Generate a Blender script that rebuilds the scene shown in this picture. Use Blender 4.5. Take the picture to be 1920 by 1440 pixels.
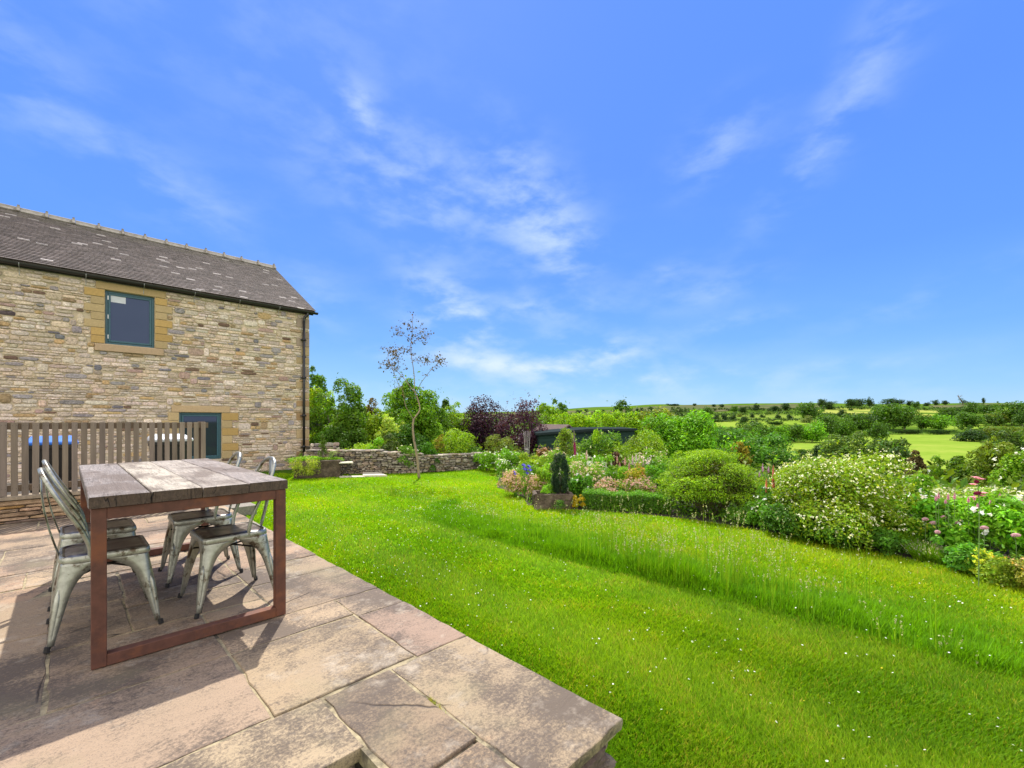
import bpy, bmesh, math, random
import numpy as np
from mathutils import Vector, Matrix, Euler

for o in list(bpy.data.objects):
    bpy.data.objects.remove(o)
scene = bpy.context.scene
COL = scene.collection

# ------------------------------------------------------------------ camera
EYE = 1.1                       # eye height above the patio
FOC = 831.0 / 1920.0            # focal length in picture widths
FW = np.array([.7096, .7046])   # viewing direction in plan
RT = np.array([.7046, -.7096])  # to the right of it
cam_d = bpy.data.cameras.new("camera")
cam = bpy.data.objects.new("camera", cam_d)
COL.objects.link(cam)
cam.location = (0, 0, EYE)
cam.rotation_euler = (math.radians(90), 0, math.atan2(FW[1], FW[0]) - math.pi / 2)
cam_d.sensor_width = 36
cam_d.lens = FOC * 36
cam_d.shift_y = 68 / 1920
cam_d.clip_start = .05
cam_d.clip_end = 6000
scene.camera = cam

# ------------------------------------------------------------------ light
SUN = Vector((.30, .50, .80)).normalized()
SUN_EL = math.asin(SUN.z)
SUN_AZ = math.atan2(SUN.x, SUN.y)
sun_d = bpy.data.lights.new("sun", 'SUN')
sun_d.energy = 4.2
sun_d.angle = math.radians(.6)
sun_d.color = (1, .94, .84)
sun = bpy.data.objects.new("sun", sun_d)
COL.objects.link(sun)
sun.rotation_euler = SUN.to_track_quat('Z', 'Y').to_euler()
sun.location = (0, 0, 30)

scene.view_settings.view_transform = 'Standard'
scene.view_settings.look = 'None'
scene.view_settings.exposure = .92
scene.view_settings.gamma = 1
scene.render.engine = 'CYCLES'
scene.cycles.use_denoising = True
scene.cycles.use_adaptive_sampling = True
scene.cycles.adaptive_threshold = .004
scene.cycles.max_bounces = 6
scene.cycles.diffuse_bounces = 3
scene.cycles.transparent_max_bounces = 8


class NT:
    """small helper round a node tree"""
    def __init__(s, tree):
        s.t = tree
        s.t.nodes.clear()

    def n(s, typ, props=None, **ins):
        nd = s.t.nodes.new(typ)
        for k, v in (props or {}).items():
            setattr(nd, k, v)
        for k, v in ins.items():
            key = int(k[1:]) if k[0] == 'i' and k[1:].isdigit() else k.replace('_', ' ')
            sock = nd.inputs[key]
            if hasattr(v, 'is_output') or isinstance(v, bpy.types.NodeSocket):
                s.t.links.new(v, sock)
            else:
                sock.default_value = v
        return nd

    def math(s, op, a, b=0.0, c=0.0, clamp=False):
        return s.n('ShaderNodeMath', dict(operation=op, use_clamp=clamp), i0=a, i1=b, i2=c).outputs[0]

    def mix(s, fac, a, b, blend='MIX'):
        nd = s.n('ShaderNodeMix', dict(data_type='RGBA', blend_type=blend))
        for i, v in ((0, fac), (6, a), (7, b)):
            if isinstance(v, bpy.types.NodeSocket):
                s.t.links.new(v, nd.inputs[i])
            else:
                nd.inputs[i].default_value = v if i == 0 else (tuple(v) + (1,))[:4]
        return nd.outputs[2]

    def ramp(s, fac, stops, interp='LINEAR'):
        nd = s.n('ShaderNodeValToRGB', i0=fac)
        el = nd.color_ramp.elements
        nd.color_ramp.interpolation = interp
        while len(el) > 1:
            el.remove(el[-1])
        el[0].position = stops[0][0]
        el[0].color = (tuple(stops[0][1]) + (1,))[:4]
        for p, c in stops[1:]:
            e = el.new(p)
            e.color = (tuple(c) + (1,))[:4]
        return nd.outputs[0]

    def noise(s, scale, detail=4, rough=.55, vec=None, dist=0.0):
        kw = dict(Scale=scale, Detail=detail, Roughness=rough, Distortion=dist)
        if vec is not None:
            kw['Vector'] = vec
        return s.n('ShaderNodeTexNoise', **kw).outputs[0]

    def coord(s, out='Object'):
        return s.n('ShaderNodeTexCoord').outputs[out]

    def mapping(s, vec, loc=(0, 0, 0), rot=(0, 0, 0), scale=(1, 1, 1)):
        return s.n('ShaderNodeMapping', Vector=vec, Location=loc, Rotation=rot, Scale=scale).outputs[0]

    def bump(s, height, strength=.5, dist=.01):
        return s.n('ShaderNodeBump', Strength=strength, Distance=dist, Height=height).outputs[0]


# ------------------------------------------------------------------ sky
world = bpy.data.worlds.new("World")
scene.world = world
world.use_nodes = True
W = NT(world.node_tree)
sky = W.n('ShaderNodeTexSky', dict(sky_type='NISHITA', sun_disc=False, sun_elevation=SUN_EL,
                                  sun_rotation=SUN_AZ, air_density=1.0, dust_density=.4, ozone_density=3.0, altitude=200))
gen = W.coord('Generated')
sep = W.n('ShaderNodeSeparateXYZ', Vector=gen)
gx, gy, gz = sep.outputs
# height above the horizon and compass angle measured from the view over the valley
el = W.math('ARCSINE', gz)
az = W.math('ARCTAN2', W.math('SUBTRACT', W.math('MULTIPLY', gx, float(RT[0])), W.math('MULTIPLY', gy, float(-RT[1]))),
            W.math('ADD', W.math('MULTIPLY', gx, float(FW[0])), W.math('MULTIPLY', gy, float(FW[1]))))
hs = W.n('ShaderNodeHueSaturation', Saturation=1.0, Value=1.0, Color=sky.outputs[0])
# the deep clear blue of the air that day
deep = W.ramp(W.math('MULTIPLY', el, 1.0), [(0, (2.9, 4.6, 6.3)), (.06, (1.9, 3.9, 6.4)), (.16, (1.1, 2.9, 6.5)), (.3, (.78, 2.25, 6.6)), (.5, (.72, 2.0, 6.7)), (.75, (.76, 2.0, 6.9)), (1.0, (.7, 1.8, 6.4))])
clear = W.mix(.88, hs.outputs[0], deep)


def cloud(a0, e0, ra, re, rot, amp):
    """soft wisp round one compass angle and height, degrees"""
    da = W.math('SUBTRACT', az, math.radians(a0))
    de = W.math('SUBTRACT', el, math.radians(e0))
    c, s_ = math.cos(math.radians(rot)), math.sin(math.radians(rot))
    p = W.math('DIVIDE', W.math('ADD', W.math('MULTIPLY', da, c), W.math('MULTIPLY', de, s_)), math.radians(ra))
    q = W.math('DIVIDE', W.math('SUBTRACT', W.math('MULTIPLY', de, c), W.math('MULTIPLY', da, s_)), math.radians(re))
    d2 = W.math('ADD', W.math('MULTIPLY', p, p), W.math('MULTIPLY', q, q))
    return W.math('MULTIPLY', W.math('EXPONENT', W.math('MULTIPLY', d2, -1.0)), amp)


CLOUDS = [(-11, 27, 14, 6, -12, .8), (4, 21, 6, 5, 60, .35), (-19, 33.5, 2.5, 2, -40, .8), (3, 26, 4, 8, 40, .9), (8, 20, 3, 3.5, 10, .6),
          (25, 29, 5, 3, 20, .75), (35, 27, 9, 2.2, 42, .55), (39, 33, 8, 2.4, 55, .4), (-7, 11.5, 6, 4, -25, 1.7), (-9, 15.5, 5, 3, -20, .8),
          (8, 13.5, 8, 2.2, 8, .45), (24, 15, 6, 2, 10, .6), (-2, 7.2, 9, 1.0, -3, 1.0), (7, 6.8, 11, 1.9, 5, 1.4),
          (16, 5.0, 12, 1.4, 5, .9), (9, 10, 9, 1.6, 0, .6), (-48, 27, 12, 3.5, -28, .5), (-36, 22, 6, 3, -10, .4), (35, 5.5, 12, 1.0, 4, .5), (46, 12, 12, 1.6, 12, .4),
          (-24, 40, 16, 8, 20, .18), (-25, 13.5, 5, 4, 0, .55), (-3, 3.4, 40, 1.6, 0, .5), (40, 3, 30, 1.5, 0, .35), (12, 8.5, 4, 1.2, 5, .8), (27, 11, 5, 1.2, 5, .6), (-14, 8.5, 4, 1.0, 0, .7), (2, 14.5, 3, 1.4, 0, .7), (19, 17.5, 3.5, 1.2, 10, .6), (-55, 38, 18, 8, 0, .28)]
acc = None
for c in CLOUDS:
    k = cloud(*c)
    acc = k if acc is None else W.math('ADD', acc, k)
warp = W.n('ShaderNodeCombineXYZ', X=W.math('MULTIPLY', az, 3.2), Y=W.math('MULTIPLY', el, 7.0), Z=.0).outputs[0]
n1 = W.noise(2.2, 5, .5, W.mapping(warp, loc=(3.1, 7.7, 0), rot=(0, 0, .5)), .15)
n2 = W.noise(7.5, 5, .6, W.mapping(warp, loc=(13.1, 2.7, 0), rot=(0, 0, -.3)), .1)
wisp = W.math('MULTIPLY', W.n('ShaderNodeMapRange', dict(interpolation_type='SMOOTHSTEP'), Value=W.math('ADD', W.math('MULTIPLY', n1, .8), W.math('MULTIPLY', n2, .2)), i1=.38, i2=.70).outputs[0], acc)
cl = W.math('MULTIPLY', wisp, .56, clamp=True)
skycol = W.mix(cl, clear, (4.6, 5.6, 7.0))
# broken cloud behind the viewer, unseen, added extra bright to fill the shaded wall
back = W.n('ShaderNodeMapRange', dict(interpolation_type='SMOOTHSTEP'), Value=W.math('ABSOLUTE', az), i1=math.radians(72), i2=math.radians(115)).outputs[0]
nb = W.noise(2.2, 7, .6, W.mapping(gen, loc=(1, 5, 2), scale=(1, 1, 1.8)))
bank = W.mix(W.n('ShaderNodeMapRange', Value=nb, i1=.35, i2=.62).outputs[0], (10.5, 10.1, 9.6), (16.5, 15.4, 13.8))
skycol = W.mix(W.math('MULTIPLY', back, .93), skycol, bank)
bg = W.n('ShaderNodeBackground', Color=skycol, Strength=.085)
W.n('ShaderNodeOutputWorld', Surface=bg.outputs[0])


# ------------------------------------------------------------------ objects, meshes
def link(o, parent=None):
    COL.objects.link(o)
    if parent is not None:
        o.parent = parent
    return o


def tag(o, label=None, cat=None, group=None, kind=None):
    if label:
        o["label"] = label
    if cat:
        o["category"] = cat
    if group:
        o["group"] = group
    if kind:
        o["kind"] = kind
    return o


def thing(name, label, cat, loc=(0, 0, 0), rz=0.0, group=None):
    o = bpy.data.objects.new(name, None)
    o.empty_display_size = .2
    COL.objects.link(o)
    o.location = loc
    o.rotation_euler = (0, 0, rz)
    return tag(o, label, cat, group)


class MB:
    """collects pieces and links them as one mesh object"""
    def __init__(s):
        s.V, s.F, s.C, s.n = [], [], [], 0

    def add(s, V, F, col=(1, 1, 1)):
        V = np.asarray(V, float).reshape(-1, 3)
        s.V.append(V)
        col = np.asarray(col, float)
        s.C.append(np.broadcast_to(col, (len(V), 3)))
        if isinstance(F, np.ndarray):
            s.F.append(F + s.n)
        else:
            by = {}
            for f in F:
                by.setdefault(len(f), []).append(f)
            for f in by.values():
                s.F.append(np.array(f, int) + s.n)
        s.n += len(V)
        return s

    def box(s, lo, hi, col=(1, 1, 1), M=None):
        x0, y0, z0 = lo
        x1, y1, z1 = hi
        V = np.array([(x0, y0, z0), (x1, y0, z0), (x1, y1, z0), (x0, y1, z0), (x0, y0, z1), (x1, y0, z1), (x1, y1, z1), (x0, y1, z1)], float)
        if M is not None:
            V = np.array([M @ Vector(v) for v in V])
        return s.add(V, [(0, 3, 2, 1), (4, 5, 6, 7), (0, 1, 5, 4), (1, 2, 6, 5), (2, 3, 7, 6), (3, 0, 4, 7)], col)

    def tube(s, P, r, k=8, col=(1, 1, 1), cap=True):
        P = np.asarray(P, float)
        n = len(P)
        r = np.broadcast_to(np.asarray(r, float), (n,))
        T = np.gradient(P, axis=0)
        T /= np.linalg.norm(T, axis=1)[:, None] + 1e-12
        up = np.array([0, 0, 1.]) if abs(T[0][2]) < .9 else np.array([1., 0, 0])
        a = np.cross(T[0], up)
        a /= np.linalg.norm(a)
        V = []
        ang = np.arange(k) * 2 * math.pi / k
        for i in range(n):
            a = a - T[i] * a.dot(T[i])
            a /= np.linalg.norm(a) + 1e-12
            b = np.cross(T[i], a)
            V.append(P[i] + r[i] * (np.cos(ang)[:, None] * a + np.sin(ang)[:, None] * b))
        V = np.concatenate(V)
        F = [(i * k + j, i * k + (j + 1) % k, (i + 1) * k + (j + 1) % k, (i + 1) * k + j) for i in range(n - 1) for j in range(k)]
        if cap:
            F = F + [tuple(range(k))[::-1], tuple(range((n - 1) * k, n * k))]
        return s.add(V, F, col)

    def loops(s, L, col=(1, 1, 1), cap0=True, cap1=True):
        """skin a list of equal-length closed loops"""
        k = len(L[0])
        V = np.concatenate([np.asarray(l, float) for l in L])
        F = [(i * k + j, i * k + (j + 1) % k, (i + 1) * k + (j + 1) % k, (i + 1) * k + j) for i in range(len(L) - 1) for j in range(k)]
        if cap0:
            F.append(tuple(range(k))[::-1])
        if cap1:
            F.append(tuple(range((len(L) - 1) * k, len(L) * k)))
        return s.add(V, F, col)

    def ball(s, c, r, col=(1, 1, 1), k=8, m=5):
        c = np.asarray(c, float)
        r = np.broadcast_to(np.asarray(r, float), (3,))
        L = []
        for i in range(m + 1):
            th = math.pi * (i + .001) / (m + .002)
            a = np.arange(k) * 2 * math.pi / k
            L.append(c + r * np.stack([np.sin(th) * np.cos(a), np.sin(th) * np.sin(a), np.full(k, -np.cos(th))], 1))
        return s.loops(L, col)

    def build(s, name, mat, parent=None, smooth=False, loc=None, colour=None):
        me = bpy.data.meshes.new(name)
        V = np.concatenate(s.V)
        C = np.concatenate(s.C)
        me.vertices.add(len(V))
        me.vertices.foreach_set('co', V.astype(np.float32).ravel())
        tot = sum(f.size for f in s.F)
        cnt = np.concatenate([np.full(len(f), f.shape[1], np.int32) for f in s.F])
        idx = np.concatenate([f.ravel() for f in s.F]).astype(np.int32)
        me.loops.add(tot)
        me.loops.foreach_set('vertex_index', idx)
        me.polygons.add(len(cnt))
        st = np.concatenate([[0], np.cumsum(cnt)[:-1]]).astype(np.int32)
        me.polygons.foreach_set('loop_start', st)
        me.polygons.foreach_set('loop_total', cnt)
        me.polygons.foreach_set('use_smooth', np.full(len(cnt), bool(smooth)))
        at = me.attributes.new('tint', 'FLOAT_COLOR', 'POINT')
        at.data.foreach_set('color', np.concatenate([C, np.ones((len(C), 1))], 1).astype(np.float32).ravel())
        me.update(calc_edges=True)
        me.validate()
        me.materials.append(mat)
        o = bpy.data.objects.new(name, me)
        if colour:
            o.color = (*colour, 1)
        link(o, parent)
        if loc is not None:
            o.location = loc
        return o


def spline(P, n=6):
    """Catmull-Rom through the points"""
    P = [np.asarray(p, float) for p in P]
    Q = [2 * P[0] - P[1]] + P + [2 * P[-1] - P[-2]]
    out = []
    for i in range(1, len(Q) - 2):
        a, b, c, d = Q[i - 1:i + 3]
        for t in np.arange(n) / n:
            out.append(.5 * (2 * b + (c - a) * t + (2 * a - 5 * b + 4 * c - d) * t * t + (3 * b - a - 3 * c + d) * t ** 3))
    out.append(P[-1])
    return np.array(out)


def bevel(o, w=.004, seg=2, angle=40):
    m = o.modifiers.new("bevel", 'BEVEL')
    m.width = w
    m.segments = seg
    m.limit_method = 'ANGLE'
    m.angle_limit = math.radians(angle)
    return o


# ------------------------------------------------------------------ materials
MAT = {}


def new_mat(name):
    m = bpy.data.materials.new(name)
    m.use_nodes = True
    MAT[name] = m
    return m, NT(m.node_tree)


def out(N, sh):
    N.n('ShaderNodeOutputMaterial', Surface=sh)


def surf(name, rgb, rough=.7, metal=0.0, scale=8, var=.25, bump=.0, bscale=60, bdist=.004, tint=False, spec=.5, second=None, smask=(.5, .6), sscale=3, stretch=(1, 1, 1), detail=5):
    """plain weathered surface: base colour, mottling, optional stain colour and bump"""
    m, N = new_mat(name)
    co = N.mapping(N.coord(), scale=stretch)
    base = (*rgb, 1)
    if tint:
        a = N.n('ShaderNodeAttribute', dict(attribute_name='tint')).outputs[0]
        base = N.mix(1.0, a, rgb, 'MULTIPLY')
    nz = N.noise(scale, detail, .6, co)
    f = N.ramp(nz, [(.25, (1 - var,) * 3), (.75, (1 + var,) * 3)])
    c = N.mix(1.0, base if isinstance(base, bpy.types.NodeSocket) else rgb, f, 'MULTIPLY')
    if second is not None:
        n2 = N.noise(sscale, 6, .65, N.mapping(co, loc=(5, 3, 1)))
        mk = N.ramp(n2, [(smask[0], (0, 0, 0)), (smask[1], (1, 1, 1))])
        c = N.mix(mk, c, second)
    kw = dict(Base_Color=c, Roughness=rough, Metallic=metal)
    if bump:
        kw['Normal'] = N.bump(N.noise(bscale, 6, .65, co), bump, bdist)
    b = N.n('ShaderNodeBsdfPrincipled', **kw)
    b.inputs['Specular IOR Level'].default_value = spec
    out(N, b.outputs[0])
    return m


def leafy(name, trans=.38, rough=.55, spec=.25, grade=(1.42, 1.42, .6)):
    """leaf: colour of the plant (object colour) times each leaf's own tint, light shining through"""
    m, N = new_mat(name)
    a = N.n('ShaderNodeAttribute', dict(attribute_name='tint')).outputs[0]
    oc = N.n('ShaderNodeObjectInfo').outputs['Color']
    c = N.mix(1.0, N.mix(1.0, a, oc, 'MULTIPLY'), grade, 'MULTIPLY')
    b = N.n('ShaderNodeBsdfPrincipled', Base_Color=c, Roughness=rough)
    b.inputs['Specular IOR Level'].default_value = spec
    yel = N.mix(1.0, c, (1.25, 1.2, .55), 'MULTIPLY')
    t = N.n('ShaderNodeBsdfTranslucent', Color=yel)
    out(N, N.n('ShaderNodeMixShader', Fac=trans, i1=b.outputs[0], i2=t.outputs[0]).outputs[0])
    return m


leafy('leaf')
leafy('petal', .3, .6, .1, (1, 1, 1))
leafy('grass_blade', .42, .6, .15, (1.5, 1.52, .45))
surf('bark', (.16, .12, .08), .9, scale=30, var=.4, bump=.6, stretch=(1, 1, .25), second=(.24, .22, .17), smask=(.5, .65), sscale=9)
surf('pale_bark', (.24, .18, .12), .85, scale=40, var=.3, bump=.4, stretch=(1, 1, .3), second=(.10, .07, .05), smask=(.55, .6), sscale=14)
surf('stalk', (.12, .2, .05), .7, var=.3)
surf('soil', (.036, .026, .017), .95, scale=14, var=.5, bump=1, bscale=40, bdist=.03)
surf('black_plastic', (.012, .012, .013), .35, var=.2)
surf('gutter_black', (.014, .013, .013), .4, var=.2)
surf('galvanised_steel', (.4, .4, .4), .45, metal=.7, var=.2)
surf('blue_plastic', (.03, .16, .62), .4, var=.12)
surf('grey_plastic', (.5, .52, .56), .45, var=.1)
surf('frame_paint', (.022, .085, .115), .45, scale=20, var=.15)
surf('rust_steel', (.088, .034, .022), .75, metal=.15, scale=26, var=.3, bump=.25, bscale=160, bdist=.002, second=(.15, .052, .022), smask=(.48, .66), sscale=7)
surf('chair_metal', (.33, .335, .29), .38, metal=.7, scale=30, var=.3, bump=.15, bscale=90, bdist=.002, second=(.10, .075, .05), smask=(.54, .62), sscale=13)
surf('seat_metal', (.13, .10, .085), .3, metal=.7, scale=22, var=.4, bump=.15, bscale=90, bdist=.002, second=(.34, .31, .26), smask=(.55, .66), sscale=9)
surf('rubber', (.012, .011, .011), .8)
surf('hinge_metal', (.55, .55, .55), .4, metal=.5)
surf('mortar', (.49, .40, .275), .95, scale=5, var=.32, bump=1, bscale=70, bdist=.012)
surf('dark_interior', (.02, .02, .022), .9)
surf('wall_stone', (1, 1, 1), .9, scale=26, var=.42, bump=1, bscale=38, bdist=.02, tint=True, spec=.2, second=(.11, .095, .08), smask=(.64, .78), sscale=7)
surf('dressed_stone', (1, 1, 1), .9, scale=30, var=.14, bump=.35, bscale=110, bdist=.004, tint=True, spec=.2)
surf('dry_stone', (1, 1, 1), .95, scale=16, var=.4, bump=1, bscale=40, bdist=.015, tint=True, spec=.2, second=(.14, .13, .05), smask=(.6, .75), sscale=5)
surf('roof_tile', (1, 1, 1), .8, scale=9, var=.3, bump=.5, bscale=60, bdist=.006, tint=True, spec=.3)
surf('ridge_clay', (.22, .20, .165), .9, scale=12, var=.3, bump=.4, second=(.13, .11, .09), smask=(.5, .65))
surf('fence_timber', (1, 1, 1), .9, scale=25, var=.28, bump=.5, bscale=60, bdist=.004, tint=True, stretch=(1, 1, .08), spec=.2)
surf('black_timber', (.02, .021, .024), .8, scale=20, var=.3, bump=.4, stretch=(.1, 1, 1))
surf('green_timber', (.020, .042, .035), .9, scale=20, var=.2, bump=.3, stretch=(.2, .2, 1), spec=.1)
surf('felt_roof', (.022, .032, .032), 1, scale=14, var=.2, bump=.2, spec=.02)
surf('brown_roof', (.13, .10, .09), 1, scale=14, var=.25, bump=.2, spec=.02)
surf('brown_timber', (.16, .07, .06), .85, scale=14, var=.25)
surf('trough_stone', (.075, .052, .036), .95, scale=12, var=.6, bump=1, bscale=30, bdist=.03, second=(.17, .13, .095), smask=(.48, .72), sscale=6)
surf('pale_slab', (.5, .46, .37), .9, scale=14, var=.15, bump=.4)
surf('dark_iron', (.03, .026, .024), .6, metal=.4)
surf('pale_metal', (.5, .48, .45), .6, metal=.2)


def ground_mat(name, cols, scale, bump=.3):
    m, N = new_mat(name)
    co = N.coord()
    a = N.noise(scale, 6, .6, co)
    b = N.noise(scale * 9, 5, .65, co)
    f = N.math('ADD', N.math('MULTIPLY', a, .62), N.math('MULTIPLY', b, .38))
    c = N.ramp(f, [(.32, cols[0]), (.5, cols[1]), (.66, cols[2])])
    bs = N.n('ShaderNodeBsdfPrincipled', Base_Color=c, Roughness=1.0, Normal=N.bump(b, bump, .05))
    bs.inputs['Specular IOR Level'].default_value = 0
    out(N, bs.outputs[0])
    return m


ground_mat('hill_grass', [(.04, .085, .012), (.065, .125, .014), (.11, .16, .025)], .012)
ground_mat('meadow_bright', [(.12, .20, .02), (.165, .25, .03), (.23, .28, .05)], .03)
ground_mat('meadow_olive', [(.07, .13, .018), (.12, .19, .025), (.18, .20, .05)], .03)
ground_mat('meadow_yellow', [(.17, .22, .03), (.23, .27, .05), (.28, .28, .08)], .03)
ground_mat('moor', [(.05, .08, .03), (.09, .10, .045), (.13, .11, .06)], .02)
ground_mat('lawn_turf', [(.08, .19, .004), (.115, .25, .005), (.17, .29, .012)], .9)


def slab_mat():
    m, N = new_mat('slab_stone')
    co = N.coord()
    at = N.n('ShaderNodeAttribute', dict(attribute_name='tint')).outputs[0]
    big = N.noise(1.3, 5, .6, co)
    fine = N.noise(70, 6, .78, co)
    grit = N.noise(190, 3, .7, co)
    mid = N.noise(9, 7, .68, co)
    lam = N.noise(7, 8, .62, N.mapping(co, rot=(0, 0, .15), scale=(.8, 3.0, 1)), .9)
    c = N.mix(N.ramp(big, [(.35, (0, 0, 0)), (.65, (1, 1, 1))]), N.mix(1.0, at, (.96, .86, .74), 'MULTIPLY'), N.mix(1.0, at, (.86, .80, .69), 'MULTIPLY'))
    # pink and orange staining of the sandstone
    pink = N.noise(2.1, 4, .6, N.mapping(co, loc=(7, 1, 0)))
    c = N.mix(N.ramp(pink, [(.5, (0, 0, 0)), (.8, (.25, .25, .25))]), c, (.26, .20, .16))
    org = N.noise(3.1, 5, .55, N.mapping(co, loc=(1, 9, 0)))
    c = N.mix(N.ramp(org, [(.66, (0, 0, 0)), (.76, (.55, .55, .55))]), c, (.38, .20, .09))
    # dark lichen speckles, gathered in drifts and along the bedding
    drift = N.noise(1.9, 5, .6, N.mapping(co, loc=(2, 4, 0)))
    dk = N.math('ADD', N.math('MULTIPLY', drift, 1.0), N.math('ADD', N.math('MULTIPLY', lam, .22), N.math('ADD', N.math('MULTIPLY', mid, .34), N.math('MULTIPLY', fine, .75))))
    sp = N.ramp(dk, [(1.10, (0, 0, 0)), (1.24, (1, 1, 1))]) if False else N.n('ShaderNodeMapRange', Value=dk, i1=1.08, i2=1.24).outputs[0]
    c = N.mix(N.math('MULTIPLY', sp, .85), c, (.075, .058, .048))
    # pale worn crust
    pl = N.n('ShaderNodeMapRange', Value=N.math('ADD', N.math('MULTIPLY', mid, 1.0), N.math('MULTIPLY', N.noise(2.6, 4, .6, N.mapping(co, loc=(4, 4, 4))), .9)), i1=1.02, i2=1.22).outputs[0]
    c = N.mix(N.math('MULTIPLY', pl, .6), c, (.42, .36, .28))
    c = N.mix(N.ramp(fine, [(.66, (0, 0, 0)), (.72, (.6, .6, .6))]), c, (.58, .52, .42))
    c = N.mix(N.ramp(grit, [(.36, (.55, .55, .55)), (.46, (0, 0, 0))]), c, (.09, .075, .06))
    # green grey algae near some joints
    gr = N.noise(1.1, 5, .6, N.mapping(co, loc=(9, 9, 0)))
    c = N.mix(N.ramp(gr, [(.58, (0, 0, 0)), (.75, (.5, .5, .5))]), c, (.22, .20, .11))
    # hairline cracks
    vor = N.n('ShaderNodeTexVoronoi', dict(feature='DISTANCE_TO_EDGE'), Scale=.9, Vector=N.n('ShaderNodeVectorMath', dict(operation='ADD'), i0=co, i1=N.n('ShaderNodeVectorMath', dict(operation='SCALE'), i0=N.n('ShaderNodeTexNoise', Scale=5.0, Detail=6.0).outputs[1], Scale=.35).outputs[0]).outputs[0]).outputs[0]
    ck = N.math('MULTIPLY', N.ramp(vor, [(0, (1, 1, 1)), (.006, (0, 0, 0))]), N.ramp(N.noise(1.7, 2, .5, N.mapping(co, loc=(3, 8, 2))), [(.55, (0, 0, 0)), (.6, (1, 1, 1))]))
    c = N.mix(ck, c, (.04, .03, .025))
    h = N.math('ADD', N.math('MULTIPLY', lam, 1.1), N.math('ADD', N.math('MULTIPLY', mid, .6), N.math('ADD', N.math('MULTIPLY', fine, .4), N.math('MULTIPLY', ck, -.8))))
    b = N.n('ShaderNodeBsdfPrincipled', Base_Color=c, Roughness=.82, Normal=N.bump(h, .8, .011))
    b.inputs['Specular IOR Level'].default_value = .3
    out(N, b.outputs[0])


slab_mat()


def wood_mat():
    m, N = new_mat('weathered_oak')
    co = N.coord()
    at = N.n('ShaderNodeAttribute', dict(attribute_name='tint')).outputs[0]
    g = N.noise(5, 8, .75, N.mapping(co, scale=(11, .9, 6)), 1.2)
    g2 = N.noise(22, 6, .7, N.mapping(co, scale=(9, .5, 4)), .5)
    pat = N.noise(3.2, 5, .6, N.mapping(co, scale=(1.6, .8, 1), loc=(3, 5, 0)))
    c = N.mix(1.0, at, N.ramp(g, [(.3, (.38, .34, .31)), (.5, (1, 1, 1)), (.68, (1.5, 1.45, 1.38))]), 'MULTIPLY')
    c = N.mix(N.ramp(pat, [(.46, (0, 0, 0)), (.6, (.72, .72, .72))]), c, (.085, .055, .038))
    c = N.mix(N.ramp(g2, [(.6, (0, 0, 0)), (.7, (.8, .8, .8))]), c, (.05, .035, .026))
    # splits along the grain
    sp = N.noise(3.0, 2, .4, N.mapping(co, scale=(9, 1.1, 1), loc=(8, 2, 0)), 1.5)
    ck = N.ramp(sp, [(.492, (0, 0, 0)), (.5, (1, 1, 1)), (.508, (0, 0, 0))])
    ck = N.math('MULTIPLY', ck, N.ramp(N.noise(2.2, 2, .5, N.mapping(co, loc=(1, 6, 0))), [(.56, (0, 0, 0)), (.6, (1, 1, 1))]))
    c = N.mix(ck, c, (.012, .01, .009))
    h = N.math('ADD', N.math('ADD', g, N.math('MULTIPLY', g2, .6)), N.math('MULTIPLY', ck, -3.0))
    b = N.n('ShaderNodeBsdfPrincipled', Base_Color=c, Roughness=.7, Normal=N.bump(h, .9, .009))
    b.inputs['Specular IOR Level'].default_value = .35
    out(N, b.outputs[0])


wood_mat()


def glass_mat(name, tint):
    m, N = new_mat(name)
    gl = N.n('ShaderNodeBsdfGlossy', Color=(.30, .40, .72, 1), Roughness=.03)
    df = N.n('ShaderNodeBsdfPrincipled', Base_Color=(*tint, 1), Roughness=.2)
    df.inputs['Specular IOR Level'].default_value = 0
    fr = N.n('ShaderNodeFresnel', IOR=1.5)
    out(N, N.n('ShaderNodeMixShader', Fac=N.math('ADD', N.math('MULTIPLY', fr.outputs[0], 1.1), .03, clamp=True), i1=df.outputs[0], i2=gl.outputs[0]).outputs[0])


glass_mat('window_glass', (.022, .028, .042))
# ------------------------------------------------------------------ survey helpers
# The garden was measured from the photograph: a bearing (u, in 1/1920 of the picture) and a distance along the view.
def spot(u, w):
    p = w * (FW + (u - 960) / 831 * RT)
    return float(p[0]), float(p[1])


def metres(px, w):
    return px * w / 831


def rise(v, w):
    return EYE - (v - 788) * w / 831


PK = np.array([(-50, -.3), (18, -.9), (30, -3.2), (60, -8), (100, -11.3), (150, -11.5), (260, -7.6), (400, .5), (600, 11), (900, 30), (1080, 42), (1200, 43), (1700, 20), (3000, -20)], float)
AK = np.array([(-1.4, .35), (-.5, .4), (-.07, .60), (.1, .72), (.25, .86), (.35, .97), (.6, 1.0), (.9, 1.0), (1.3, 1.02)], float)


def terrain(x, y):
    x = np.asarray(x, float)
    y = np.asarray(y, float)
    w = x * FW[0] + y * FW[1]
    s = x * RT[0] + y * RT[1]
    r = np.where(w > 5, s / np.maximum(w, 5), 0)
    A = np.interp(r, AK[:, 0], AK[:, 1])
    z = np.interp(w, PK[:, 0], PK[:, 1])
    z = np.where(w > 90, -11.5 + (z + 11.5) * A, z)
    far = np.clip((w - 120) / 300, 0, 1)
    z = z + far * (2.2 * np.sin(s / 70 + 1.3) * np.sin(w / 95) + 1.2 * np.sin(s / 31 + w / 50))
    zn = -.304 - .12 * np.clip(x - 8.6, 0, 60)
    k = np.clip((w - 16) / 26, 0, 1)
    k = k * k * (3 - 2 * k)
    return np.where(w < 16, zn, zn * (1 - k) + z * k)


def zt(x, y):
    return float(terrain(x, y))


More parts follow.
